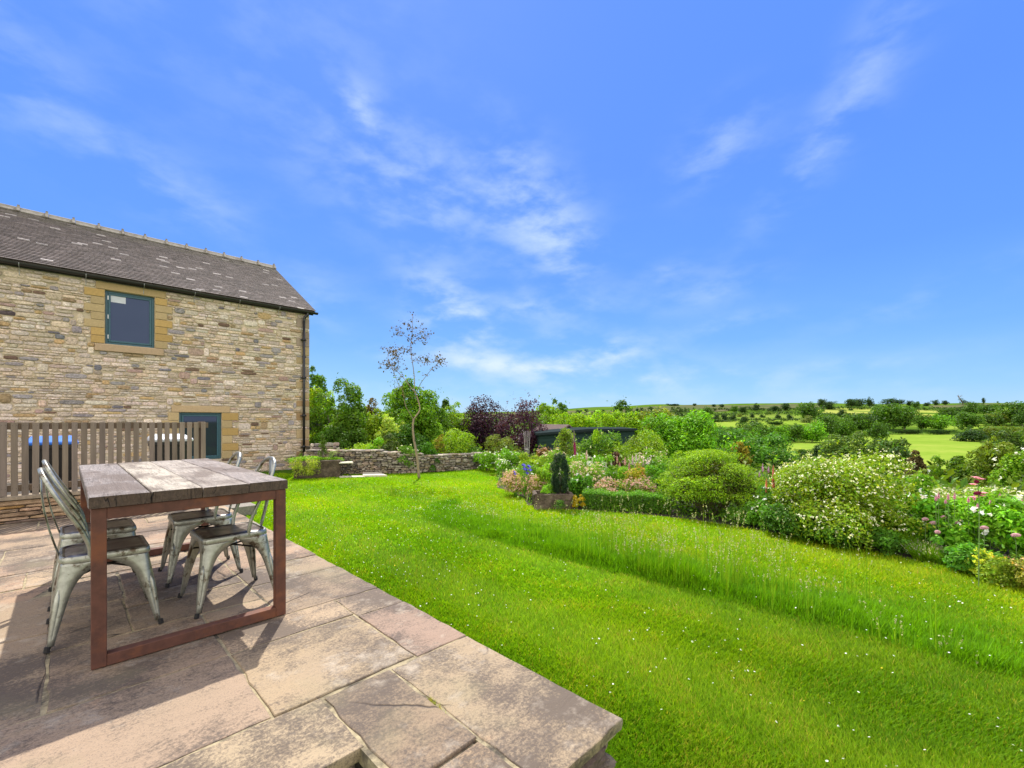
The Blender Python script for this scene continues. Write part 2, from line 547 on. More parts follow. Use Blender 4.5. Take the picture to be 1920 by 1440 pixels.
def on_hill(u, v, w0=60, w1=1060):
    """where a bearing and a height in the picture meet the hillside"""
    for w in np.geomspace(w0, w1, 400):
        x, y = spot(u, w)
        if 788 + (EYE - zt(x, y)) * 831 / w <= v:
            return x, y, w
    x, y = spot(u, w1 - 20)
    return x, y, w1 - 20


# ------------------------------------------------------------------ ground sheet
def build_ground():
    rad = np.concatenate([[0.01], np.geomspace(.6, 3200, 150)])
    ang = np.radians(np.concatenate([np.arange(-75, 165, 1.2), np.arange(165, 285, 8)]))
    nr, na = len(rad), len(ang)
    RR, AA = np.meshgrid(rad, ang, indexing='ij')
    X, Y = RR * np.cos(AA), RR * np.sin(AA)
    V = np.stack([X, Y, terrain(X, Y)], -1).reshape(-1, 3)
    i, j = np.meshgrid(np.arange(nr - 1), np.arange(na), indexing='ij')
    j2 = (j + 1) % na
    F = np.stack([i * na + j, (i + 1) * na + j, (i + 1) * na + j2, i * na + j2], -1).reshape(-1, 4)
    o = MB().add(V, F).build('ground', MAT['hill_grass'], smooth=True)
    tag(o, kind='structure')


build_ground()


def inside(poly, X, Y):
    c = np.zeros(X.shape, bool)
    n = len(poly)
    for i in range(n):
        x1, y1 = poly[i]
        x2, y2 = poly[(i + 1) % n]
        if y1 == y2:
            continue
        k = ((Y < y1) != (Y < y2)) & (X < (x2 - x1) * (Y - y1) / (y2 - y1) + x1)
        c ^= k
    return c


def sheet(name, poly, mat, lift, step):
    """a sheet laid on the terrain, its outline following the polygon"""
    bm = bmesh.new()
    vs = [bm.verts.new((x, y, 0)) for x, y in poly]
    bm.faces.new(vs)
    bmesh.ops.triangulate(bm, faces=bm.faces[:])
    xs = [p[0] for p in poly]
    ys = [p[1] for p in poly]
    for ax, lo, hi in ((0, min(xs), max(xs)), (1, min(ys), max(ys))):
        for t in np.arange(lo + step, hi, step):
            no = (1, 0, 0) if ax == 0 else (0, 1, 0)
            co = (t, 0, 0) if ax == 0 else (0, t, 0)
            bmesh.ops.bisect_plane(bm, geom=bm.verts[:] + bm.edges[:] + bm.faces[:], plane_co=co, plane_no=no)
    bmesh.ops.triangulate(bm, faces=bm.faces[:])
    for v in bm.verts:
        v.co.z = zt(v.co.x, v.co.y) + lift
    bmesh.ops.recalc_face_normals(bm, faces=bm.faces[:])
    me = bpy.data.meshes.new(name)
    bm.to_mesh(me)
    bm.free()
    for p in me.polygons:
        p.use_smooth = True
    me.materials.append(MAT[mat])
    o = link(bpy.data.objects.new(name, me))
    tag(o, kind='structure')
    return o


def field(pix, mat, lift=.12, step=8):
    P = [on_hill(u, v)[:2] for u, v in pix]
    sheet('field', P, mat, lift, step)


field([(1452, 833), (1560, 824), (1640, 816), (1715, 814), (1790, 815), (1835, 826), (1850, 850), (1800, 876), (1700, 892), (1560, 885), (1450, 875)], 'meadow_bright', .12, 6)
field([(1330, 779), (1420, 777), (1520, 776), (1520, 786), (1440, 787), (1340, 789)], 'meadow_olive')
field([(1340, 791), (1440, 789), (1530, 788), (1560, 792), (1480, 800), (1400, 804), (1345, 800)], 'meadow_bright')
field([(1530, 766.5), (1640, 765.5), (1645, 776), (1600, 778), (1535, 774)], 'meadow_yellow')
field([(1714, 769), (1760, 770), (1762, 781), (1716, 783)], 'meadow_yellow')
field([(1700, 800), (1790, 796), (1850, 782), (1870, 790), (1840, 804), (1780, 806)], 'meadow_bright')
field([(1840, 766), (1915, 762), (1918, 770), (1850, 778)], 'meadow_bright')
field([(1740, 762), (1830, 756), (1910, 757), (1840, 764), (1770, 767)], 'moor', .6)

field([(880, 792), (1000, 787), (1200, 780), (1330, 773), (1560, 768), (1560, 759.5), (1330, 760), (1200, 765), (1000, 775), (880, 781)], 'moor', .6, 16)
# ------------------------------------------------------------------ lawn and beds
BED = [(8.9, 9.75), (8.6, 9.0), (7.6, 8.0), (6.7, 7.1), (6.3, 6.7), (6.15, 6.1), (5.75, 5.4), (5.35, 4.95), (5.5, 4.3), (5.7, 4.05), (6.05, 3.2), (6.2, 2.6), (6.2, 2.0), (6.15, 1.4), (6.05, .5), (5.85, -.05), (5.7, -.45), (5.45, -1.2), (5.2, -2.4)]
WALLP = [(4.35, 12.0), (5.0, 11.35), (5.75, 10.65), (6.55, 10.12), (7.5, 9.85), (8.35, 9.72)]
lawn_poly = [(1.47, -6.0), (5.0, -6.0)] + BED[::-1] + [(8.5, 9.85)] + [(x - .02, y - .12) for x, y in WALLP[::-1]] + [(4.0, 12.6), (3.3, 12.6), (3.0, 11.5), (2.2, 9.0), (1.9, 7.6), (1.47, 7.1)]
sheet('lawn', lawn_poly, 'lawn_turf', .006, 1.0)
bed_poly = BED + [(7.0, -3.0), (10.5, -3.0), (11.5, 2), (12.5, 9), (12.5, 12), (9.5, 12)]
sheet('flower_bed', bed_poly, 'soil', .003, 1.0)
sheet('planting_bed', [(x + .25, y + .25) for x, y in WALLP] + [(9.5, 12), (12, 16), (6, 18), (4.6, 13.5)], 'soil', .003, 1.5)
LAWN_Z = -.3


# ------------------------------------------------------------------ patio
def rect_slab(mb, x0, y0, x1, y1, z, tint, rng, th=.042, g=.004):
    """one riven slab: jittered outline, softened arris"""
    x0 += g; y0 += g; x1 -= g; y1 -= g
    P = []
    for (ax, ay), (bx, by) in (((x0, y0), (x1, y0)), ((x1, y0), (x1, y1)), ((x1, y1), (x0, y1)), ((x0, y1), (x0, y0))):
        L = math.hypot(bx - ax, by - ay)
        n = max(3, int(L / .07))
        nx, ny = (by - ay) / L, -(bx - ax) / L
        for k in range(n):
            t = k / n
            j = rng.normal() * .0028 if k else 0
            P.append((ax + (bx - ax) * t + nx * j, ay + (by - ay) * t + ny * j))
    P = np.array(P)
    c = P.mean(0)
    tx, ty = rng.normal() * .0016, rng.normal() * .0016

    def ring(ins, dz, wob=0):
        d = c - P
        Q = P + d / np.linalg.norm(d, axis=1)[:, None] * ins
        zz = z + dz + tx * (Q[:, 0] - c[0]) / .4 + ty * (Q[:, 1] - c[1]) / .4 + (rng.normal(0, wob, len(Q)) if wob else 0)
        return np.column_stack([Q, zz])
    mb.loops([ring(.004, -th), ring(-.001, -.016), ring(-.0005, -.004, .0008), ring(.0025, -.0008, .0004), ring(.009, 0)], tint)


def build_patio():
    rng = np.random.default_rng(5)
    R = [(1.015, .86, 1.45, 1.765, 0), (.72, 1.17, 1.008, 1.765, 0), (.72, .55, 1.005, 1.162, -.003), (-.30, 1.41, .715, 1.785, 0), (-1.2, 1.41, -.31, 1.785, 0),
         (.545, 1.785, 1.15, 2.405, 0), (1.155, 1.77, 1.45, 2.365, 0), (1.16, 2.37, 1.45, 2.68, 0), (.545, 2.41, 1.155, 2.68, 0),
         (-.75, 1.79, .54, 2.41, 0), (-1.8, 1.79, -.755, 2.41, 0), (-.055, 2.415, .54, 3.03, 0), (-.95, 2.415, -.06, 3.32, 0), (-1.9, 2.415, -.955, 3.32, 0),
         (.545, 2.685, .855, 3.03, 0), (.25, 3.035, .855, 3.43, 0), (-.055, 3.035, .245, 3.62, 0), (.25, 3.435, .855, 3.62, 0),
         (.86, 2.685, 1.45, 3.29, 0), (.86, 3.295, 1.45, 3.7, 0), (-1.9, 3.325, -.06, 4.0, 0), (-.055, 3.625, .26, 4.31, 0), (.265, 3.625, .855, 4.31, 0),
         (.86, 3.705, 1.45, 4.4, 0), (-1.9, 4.005, -.06, 4.31, 0)]
    y = 4.315
    k = 0
    while y < 7.2:
        h = [.42, .31, .6, .45, .38, .55][k % 6]
        x = -2.3 + .37 * (k % 3)
        y1 = min(y + h, 7.25)
        while x < 1.44:
            wd = rng.choice([.45, .6, .75, .9])
            x1 = min(x + wd, 1.45)
            if 1.45 - x1 < .25:
                x1 = 1.45
            lo = max(y, 4.405) if (x1 > .87 and y < 4.405) else y
            R.append((x, lo, x1, y1, 0))
            x = x1 + .002
        y = y1 + .004
        k += 1
    T = [(.35, .285, .215), (.31, .25, .19), (.36, .27, .205), (.29, .235, .18), (.37, .30, .225), (.32, .24, .18)]
    own = {0: (.335, .28, .205), 1: (.27, .22, .165), 2: (.34, .27, .185), 3: (.37, .315, .23), 5: (.32, .265, .19), 6: (.29, .22, .185), 7: (.35, .285, .22), 9: (.30, .24, .19), 11: (.27, .215, .17)}
    mb = MB()
    for i, (x0, y0, x1, y1, dz) in enumerate(R):
        t = np.array(own.get(i, T[rng.integers(len(T))])) * rng.uniform(.94, 1.06)
        rect_slab(mb, x0, y0, x1, y1, dz + rng.normal() * .0012, t, rng, g=.0025 if rng.random() < .5 else .0045)
    o = mb.build('patio', MAT['slab_stone'])
    tag(o, kind='structure')
    # sandy jointing below the slab faces
    m = MB()
    for lo, hi in (((-2.3, 1.43, -.06), (.70, 7.2, -.005)), ((.70, 1.19, -.06), (1.435, 7.2, -.0052)), ((1.0, .88, -.06), (1.43, 1.19, -.0052)), ((.74, .57, -.06), (.99, 1.18, -.014))):
        m.box(lo, hi)
    j = m.build('patio_joints', MAT['joint_sand'])
    tag(j, kind='structure')


surf('joint_sand', (.30, .25, .15), .95, scale=30, var=.45, bump=1, bscale=120, bdist=.006, second=(.06, .05, .035), smask=(.5, .62), sscale=5)
build_patio()

STONE_TINTS = np.array((1.08, 1.08, 1.22)) * np.array([(.60, .50, .37), (.52, .42, .28), (.55, .43, .28), (.44, .36, .26), (.45, .31, .14), (.30, .265, .235), (.20, .185, .18), (.17, .11, .07), (.40, .28, .21), (.085, .065, .06), (.33, .23, .12)])
STONE_W = np.array([.33, .21, .14, .14, .045, .06, .015, .018, .03, .004, .03])
STONE_W = STONE_W / STONE_W.sum()


def pillow(mb, o, ex, ez, en, w, h, depth, tint, rng, back=.02):
    """one rough stone with a domed irregular face; ex along the wall, ez up, en out of it"""
    nx, nz = (6 if w > .16 else 5), 4
    k = []
    cut = rng.uniform(3.0, 9)
    m = 14
    a = np.linspace(0, 2 * math.pi, m, endpoint=False) + rng.uniform(0, .3)
    ca, sa = np.cos(a), np.sin(a)
    rr = (np.abs(ca) ** cut + np.abs(sa) ** cut) ** (-1 / cut)
    px, pz = ca * rr * (1 + rng.normal(0, .035, m)), sa * rr * (1 + rng.normal(0, .05, m))
    L = []
    for f, d in ((1.0, -back), (1.0, depth * .25), (.90, depth * .78), (.6, depth)):
        j = rng.normal(0, depth * .12, m) if f < 1 else 0
        dd = (d + j)[:, None] if not np.isscalar(j) else np.full((m, 1), d)
        L.append(o + np.outer(px * f * w / 2, ex) + np.outer(pz * f * h / 2, ez) + dd * en)
    mb.loops(L, tint, cap0=False)


def masonry(mb, o, ex, ez, en, L, H, rng, hmin=.05, hmax=.13, wmin=.1, wmax=.38, gap=.008, depth=.018, keep=None, tints=STONE_TINTS, wts=STONE_W, jump=.12, top=None):
    if len(wts) != len(tints):
        wts = np.full(len(tints), 1 / len(tints))
    z = 0.0
    blocked = []
    while z < H:
        h = rng.uniform(hmin, hmax)
        if z + h > H - hmin * .6:
            h = H - z
        x = -rng.uniform(0, .1)
        while x < L:
            w = rng.uniform(wmin, wmax) * (.7 + h / hmax * .5)
            x0, x1 = max(x, 0), min(x + w, L)
            x = x1
            if x1 - x0 < .04:
                continue
            hh = h * (1.0 if rng.random() > jump else rng.uniform(1.5, 2.1))
            if z + hh > H:
                hh = h
            hit = [b for b in blocked if b[0] < x1 - .02 and b[1] > x0 + .02 and b[3] > z + .03]
            if hit:
                b = hit[0]
                if x0 < b[0] - .06:
                    x1 = b[0]
                    x = x1
                    hh = h
                else:
                    x = b[1]
                    continue
            if hh > h * 1.2:
                blocked.append((x0, x1, z, z + hh))
            cx, cz = (x0 + x1) / 2, z + hh / 2
            if keep is not None:
                fr = keep(x0, x1, z, z + hh)
                if fr is None:
                    continue
                x0, x1, za, zb = fr
                t = tints[rng.choice(len(tints), p=wts)] * rng.uniform(.82, 1.15) * (1 + rng.normal(0, .02, 3))
                pillow(mb, o + ex * (x0 + x1) / 2 + ez * (za + zb) / 2, ex, ez, en, x1 - x0 - gap, zb - za - gap, depth * rng.uniform(.6, 1.3), t, rng)
                continue
            if top is not None and z + hh * .5 > top(cx):
                continue
            t = tints[rng.choice(len(tints), p=wts)] * rng.uniform(.82, 1.15) * (1 + rng.normal(0, .02, 3))
            pillow(mb, o + ex * cx + ez * cz, ex, ez, en, x1 - x0 - gap, hh - gap, depth * rng.uniform(.6, 1.3), t, rng)
        z += h


ex, ez, ey = np.array([1., 0, 0]), np.array([0, 0, 1.]), np.array([0, 1., 0])

# rubble under the patio edge
pw = MB()
rngp = np.random.default_rng(9)
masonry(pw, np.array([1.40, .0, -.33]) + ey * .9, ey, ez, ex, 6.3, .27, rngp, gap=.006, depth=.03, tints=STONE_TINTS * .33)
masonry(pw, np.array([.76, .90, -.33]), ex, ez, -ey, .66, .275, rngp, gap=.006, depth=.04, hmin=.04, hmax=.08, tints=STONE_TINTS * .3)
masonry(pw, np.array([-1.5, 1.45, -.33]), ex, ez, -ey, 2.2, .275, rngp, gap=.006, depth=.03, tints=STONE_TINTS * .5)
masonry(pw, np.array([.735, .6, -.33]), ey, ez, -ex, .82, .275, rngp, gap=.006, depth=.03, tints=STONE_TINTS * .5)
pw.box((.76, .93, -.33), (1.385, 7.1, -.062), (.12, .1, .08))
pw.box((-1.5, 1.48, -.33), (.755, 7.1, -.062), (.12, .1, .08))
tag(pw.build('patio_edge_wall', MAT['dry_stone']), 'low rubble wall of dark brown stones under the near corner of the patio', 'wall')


# ------------------------------------------------------------------ stone barn
HX0, HX1, HY, HYB = -3.6, 5.04, 13.4, 20.4
EAVE, RIDGE_Y, RIDGE_Z = 4.30, 16.9, 6.42
WIN = (.62, 1.485, 2.81, 4.01)
DOR = (1.955, 2.84, .107, 1.293)
LINT = {'w': (.455, 1.70, 4.012, 4.20), 'd': (1.80, 3.03, 1.295, 1.465)}
SILL = (.45, 1.65, 2.64, 2.795)


def build_house():
    root = thing('stone_barn', 'two storey rubble stone barn with a dark tiled roof behind the picket fence', 'barn', (0, 0, 0))
    rng = np.random.default_rng(11)
    mb = MB()
    mor = MB()
    base = -.45
    # solid wall with the two openings left out
    xs = [HX0, WIN[0], WIN[1], DOR[0], DOR[1], HX1]

    def wb(x0, x1, z0, z1):
        mor.box((x0, HY, z0), (x1, HY + .45, z1), (1, 1, 1))
    wb(HX0, WIN[0], base, 4.22)
    wb(WIN[0], WIN[1], base, WIN[2])
    wb(WIN[0], WIN[1], WIN[3], 4.22)
    wb(WIN[1], DOR[0], base, 4.22)
    wb(DOR[0], DOR[1], base, DOR[2])
    wb(DOR[0], DOR[1], DOR[3], 4.22)
    wb(DOR[1], HX1, base, 4.22)
    # gable walls and back
    for x0, x1 in ((HX1 - .45, HX1), (HX0, HX0 + .45)):
        V = [(x, y, z) for x in (x0, x1) for y, z in ((HY + .45, base), (HYB, base), (HYB, 4.2), (RIDGE_Y, RIDGE_Z - .12), (HY + .45, 4.46))]
        mor.add(V, [(0, 1, 2, 3, 4), (9, 8, 7, 6, 5), (0, 5, 6, 1), (1, 6, 7, 2), (2, 7, 8, 3), (3, 8, 9, 4), (4, 9, 5, 0)])
    mor.box((HX0 + .45, HYB - .4, base), (HX1 - .45, HYB - .002, 4.2))
    wall = mor.build('wall', MAT['mortar'], root)
    # dressed quoins and jambs take rectangles out of the rubble
    blocks = []

    def blk(x0, x1, z0, z1, tint, out_=.022, nm='jamb_stone'):
        blocks.append((x0, x1, z0, z1))
        g = .005
        o_ = MB().box((x0 + g, HY - out_, z0 + g), (x1 - g, HY + .01, z1 - g), np.array(tint) * rng.uniform(.88, 1.1)).build(nm, MAT['dressed_stone'], root)
        bevel(o_, .008, 2)
    och = (.44, .29, .11)
    buf = (.43, .32, .17)
    zs = np.linspace(WIN[2], WIN[3], 8)
    for i in range(7):
        wl = .34 if i % 2 == 0 else .235
        wl2 = .24 if i % 2 == 0 else .34
        hh = zs[i + 1]
        blk(WIN[0] - (wl if i else .235), WIN[0] - .003, zs[i], hh, och if rng.random() < .6 else buf)
        blk(WIN[1] + .003, WIN[1] + wl2, zs[i], hh, och if rng.random() < .55 else buf)
    zs = np.linspace(DOR[2], DOR[3], 7)
    for i in range(6):
        wl = .34 if i % 2 == 0 else .22
        blk(DOR[0] - wl, DOR[0] - .003, zs[i], zs[i + 1], buf)
        blk(DOR[1] + .003, DOR[1] + (.38 if i % 2 == 1 else .24), zs[i], zs[i + 1], och if i % 2 else buf)
    z = -.35
    qi = 0
    while z < 4.0:
        h = rng.uniform(.17, .27)
        blk(HX1 - (.36 if qi % 2 else .22), HX1 + .006, z, min(z + h, 4.1), [(.32, .21, .11), (.40, .30, .17), (.28, .22, .17), (.42, .34, .22)][rng.integers(4)], .018, 'quoin')
        z += h
        if rng.random() < .5:
            z += rng.uniform(.05, .14)
        qi += 1
    blk(LINT['w'][0] + .01, LINT['w'][1], LINT['w'][2], LINT['w'][3] - .02, (.42, .30, .15), .024, 'lintel')
    blk(*LINT['d'], (.42, .30, .175), .024, 'lintel')
    skip = blocks + [(SILL[0], SILL[1], SILL[2], SILL[3]), (WIN[0], WIN[1], WIN[2], WIN[3]), (DOR[0], DOR[1], DOR[2], DOR[3])]

    def keep(x0, x1, z0, z1):
        """what is left of a rubble stone beside the dressed stones"""
        X0, X1, Z0, Z1 = x0 + HX0, x1 + HX0, z0 - .4, z1 - .4
        for _ in range(3):
            for a, b, c, d in skip:
                if X0 < b - .001 and X1 > a + .001 and Z0 < d - .001 and Z1 > c + .001:
                    cut = [(a - X0, 'l'), (X1 - b, 'r'), (c - Z0, 'd'), (Z1 - d, 'u')]
                    area = {'l': (a - X0) * (Z1 - Z0), 'r': (X1 - b) * (Z1 - Z0), 'd': (c - Z0) * (X1 - X0), 'u': (Z1 - d) * (X1 - X0)}
                    k = max(area, key=area.get)
                    if k == 'l':
                        X1 = a
                    elif k == 'r':
                        X0 = b
                    elif k == 'd':
                        Z1 = c
                    else:
                        Z0 = d
                    if X1 - X0 < .035 or Z1 - Z0 < .03:
                        return None
        if Z1 > 4.25:
            return None
        return X0 - HX0, X1 - HX0, Z0 + .4, Z1 + .4
    masonry(mb, np.array([HX0, HY, -.4]), ex, ez, -ey, HX1 - HX0, 4.62, rng, keep=keep, hmin=.04, hmax=.105, wmin=.10, wmax=.34, gap=.011, depth=.024, jump=.16)
    # rough edges of the quoins seen round the corner
    masonry(mb, np.array([HX1, HY + .02, -.4]), ey, ez, ex, 6.9, 4.55, rng, hmin=.06, hmax=.12, gap=.014, depth=.02)
    mb.build('stonework', MAT['wall_stone'], wall)
    # windows
    for nm, (x0, x1, z0, z1) in (('window', WIN), ('window', DOR)):
        f = MB()
        y0 = HY + .05
        t = .05
        f.box((x0 + .004, y0, z0 + .004), (x0 + t, y0 + .08, z1 - .004)).box((x1 - t, y0, z0 + .004), (x1 - .004, y0 + .08, z1 - .004))
        f.box((x0 + t, y0, z0 + .004), (x1 - t, y0 + .08, z0 + t)).box((x0 + t, y0, z1 - t), (x1 - t, y0 + .08, z1 - .004))
        fr = f.build('window', MAT['frame_paint'], root)
        bevel(fr, .004)
        s = MB()
        y0 -= .012
        a, b, c, d = x0 + t + .004, x1 - t - .004, z0 + t + .004, z1 - t - .004
        t2 = .038
        s.box((a, y0, c), (a + t2, y0 + .05, d)).box((b - t2, y0, c), (b, y0 + .05, d)).box((a + t2, y0, c), (b - t2, y0 + .05, c + t2)).box((a + t2, y0, d - t2), (b - t2, y0 + .05, d))
        bevel(s.build('sash', MAT['frame_paint'], fr), .004)
        MB().box((a + t2, y0 + .025, c + t2), (b - t2, y0 + .031, d - t2)).build('pane', MAT['window_glass'], fr)
        if nm and z0 > 2:
            for zz in (c + .07, (c + d) / 2 - .03, d - .15):
                MB().box((a - .012, y0 - .006, zz), (a + .004, y0 + .002, zz + .09)).build('hinge', MAT['hinge_metal'], fr)
            lab = tag(MB().box((a + t2 + .004, y0 + .018, d - t2 - .15), (a + t2 + .26, y0 + .0225, d - t2 - .003)).build('notice', MAT['grey_plastic'], fr))
        # rooms behind
        rm = MB()
        rm.box((x0 - .2, HY + .46, z0 - .2), (x1 + .2, HY + 1.6, z0 - .15)).box((x0 - .2, HY + 1.6, z0 - .15), (x1 + .2, HY + 1.65, z1 + .2))
        rm.build('room_lining', MAT['dark_interior'], fr)
    sl = MB().box((SILL[0], HY - .06, SILL[2]), (SILL[1], HY + .048, SILL[3] - .002), (.42, .30, .19)).build('window_sill', MAT['dressed_stone'], root)
    bevel(sl, .01)
    # roof: two slopes of overlapping tiles on solid rafters
    y0, y1 = HY - .16, RIDGE_Y
    z0 = 4.275
    sl_len = math.hypot(y1 - y0, RIDGE_Z - z0)
    dy, dz = (y1 - y0) / sl_len, (RIDGE_Z - z0) / sl_len
    rf = MB()
    XR0, XR1 = HX0 - .1, HX1 + .13
    rows = 40
    st = sl_len / rows
    for side in (1, -1):
        def P(x, s, up):
            y = y0 + s * dy - up * dz
            if side < 0:
                y = 2 * RIDGE_Y - y
            return (x, y, z0 + s * dz + up * dy)
        for r in range(rows):
            s0 = r * st
            x = XR0 - (.09 if r % 2 else 0)
            while x < XR1:
                wd = .19 if side > 0 else .6
                xa, xb = max(x, XR0), min(x + wd - .004, XR1)
                x += wd
                if xb - xa < .02:
                    continue
                p = rng.random()
                drift = .5 + .5 * math.sin(xa * 1.7 + r * .21) * math.sin(r * .5 - xa)
                if p < .02 + .15 * max(0, drift - .55):
                    t = np.array((.40, .36, .355)) * rng.uniform(.65, 1.1)
                elif p < .3:
                    t = np.array((.115, .092, .088)) * rng.uniform(.9, 1.2)
                else:
                    t = np.array((.082, .064, .06)) * rng.uniform(.8, 1.25)
                if r > rows - 7 and p > .1:
                    t = t * .8 + np.array((.02, .02, .008))
                u0, th = .02 + rng.normal() * .0008, .019
                V = [P(xa, s0, u0 + 0), P(xb, s0, u0), P(xb, s0 + st * 1.25, .004), P(xa, s0 + st * 1.25, .004), P(xa, s0, u0 + th), P(xb, s0, u0 + th), P(xb, s0 + st * 1.25, .004 + th * .7), P(xa, s0 + st * 1.25, .004 + th * .7)]
                rf.add(V, [(0, 3, 2, 1), (4, 5, 6, 7), (0, 1, 5, 4), (1, 2, 6, 5), (2, 3, 7, 6), (3, 0, 4, 7)], t)
        V = [P(XR0, 0, -.06), P(XR1 - .02, 0, -.06), P(XR1 - .02, sl_len, -.06), P(XR0, sl_len, -.06), P(XR0, 0, 0), P(XR1 - .02, 0, 0), P(XR1 - .02, sl_len, 0), P(XR0, sl_len, 0)]
        rf.add(V, [(0, 3, 2, 1), (4, 5, 6, 7), (0, 1, 5, 4), (1, 2, 6, 5), (2, 3, 7, 6), (3, 0, 4, 7)], (.1, .08, .07))
    roof = rf.build('roof', MAT['roof_tile'], root)
    # ridge tiles with raised collars
    step = .50
    x = HX1 + .14
    while x > HX0:
        rt = MB()
        for xa, xb, gr in ((x - step + .006, x - .05, 1.0), (x - .055, x, 1.22)):
            ring = []
            for X in (xa, xb):
                pts = [(-.155, -.065), (-.09, -.01), (-.045, .035), (0, .05), (.045, .035), (.09, -.01), (.155, -.065), (.14, -.085), (0, .012), (-.14, -.085)]
                up = .022 if gr > 1 else 0
                ring.append([(X, RIDGE_Y + a * gr * .85, RIDGE_Z + .055 + b * gr + up) for a, b in [(p * 1.12, q * 1.25) for p, q in pts]])
            rt.loops(ring)
            if gr > 1:
                rt.box((x - .05, RIDGE_Y - .02, RIDGE_Z + .12), (x - .005, RIDGE_Y + .02, RIDGE_Z + .175))
        rt.build('ridge_tile', MAT['ridge_clay'], roof)
        x -= step
    # gutter, brackets, downpipe
    g = MB()
    yc, zc, rr = HY - .115, 4.262, .058
    a = np.linspace(math.pi, 2 * math.pi, 9)
    prof = [(yc + rr * math.cos(t), zc + rr * math.sin(t)) for t in a] + [(yc + (rr - .006) * math.cos(t), zc + (rr - .006) * math.sin(t)) for t in a[::-1]]
    g.loops([[(X, p, q) for p, q in prof] for X in (HX0 - .08, HX1 + .20)])
    g.box((HX0, HY - .052, 4.19), (HX1 + .1, HY - .004, 4.25))
    gt = g.build('gutter', MAT['gutter_black'], root, smooth=False)
    x = -2.6
    while x < HX1:
        b = MB()
        b.tube(spline([(x, HY - .026, 4.03), (x, HY - .035, 4.13), (x, HY - .08, 4.185), (x, HY - .15, 4.19), (x, HY - .182, 4.25)], 4), .006, 6)
        b.build('gutter_bracket', MAT['galvanised_steel'], gt, smooth=True)
        x += .97
    d = MB()
    px = 4.86
    d.tube(spline([(px + .1, HY - .115, 4.22), (px + .08, HY - .115, 4.15), (px + .01, HY - .09, 4.06), (px, HY - .085, 3.96)], 5), .034, 10)
    d.tube([(px, HY - .085, 3.99), (px, HY - .085, -.2)], .034, 10)
    for zz in (3.4, 2.3, 1.2, .3):
        d.tube([(px, HY - .085, zz), (px, HY - .085, zz + .07)], .043, 10)
        d.box((px - .075, HY - .07, zz + .015), (px + .075, HY - .022, zz + .05))
    d.build('downpipe', MAT['gutter_black'], root, smooth=True)


build_house()


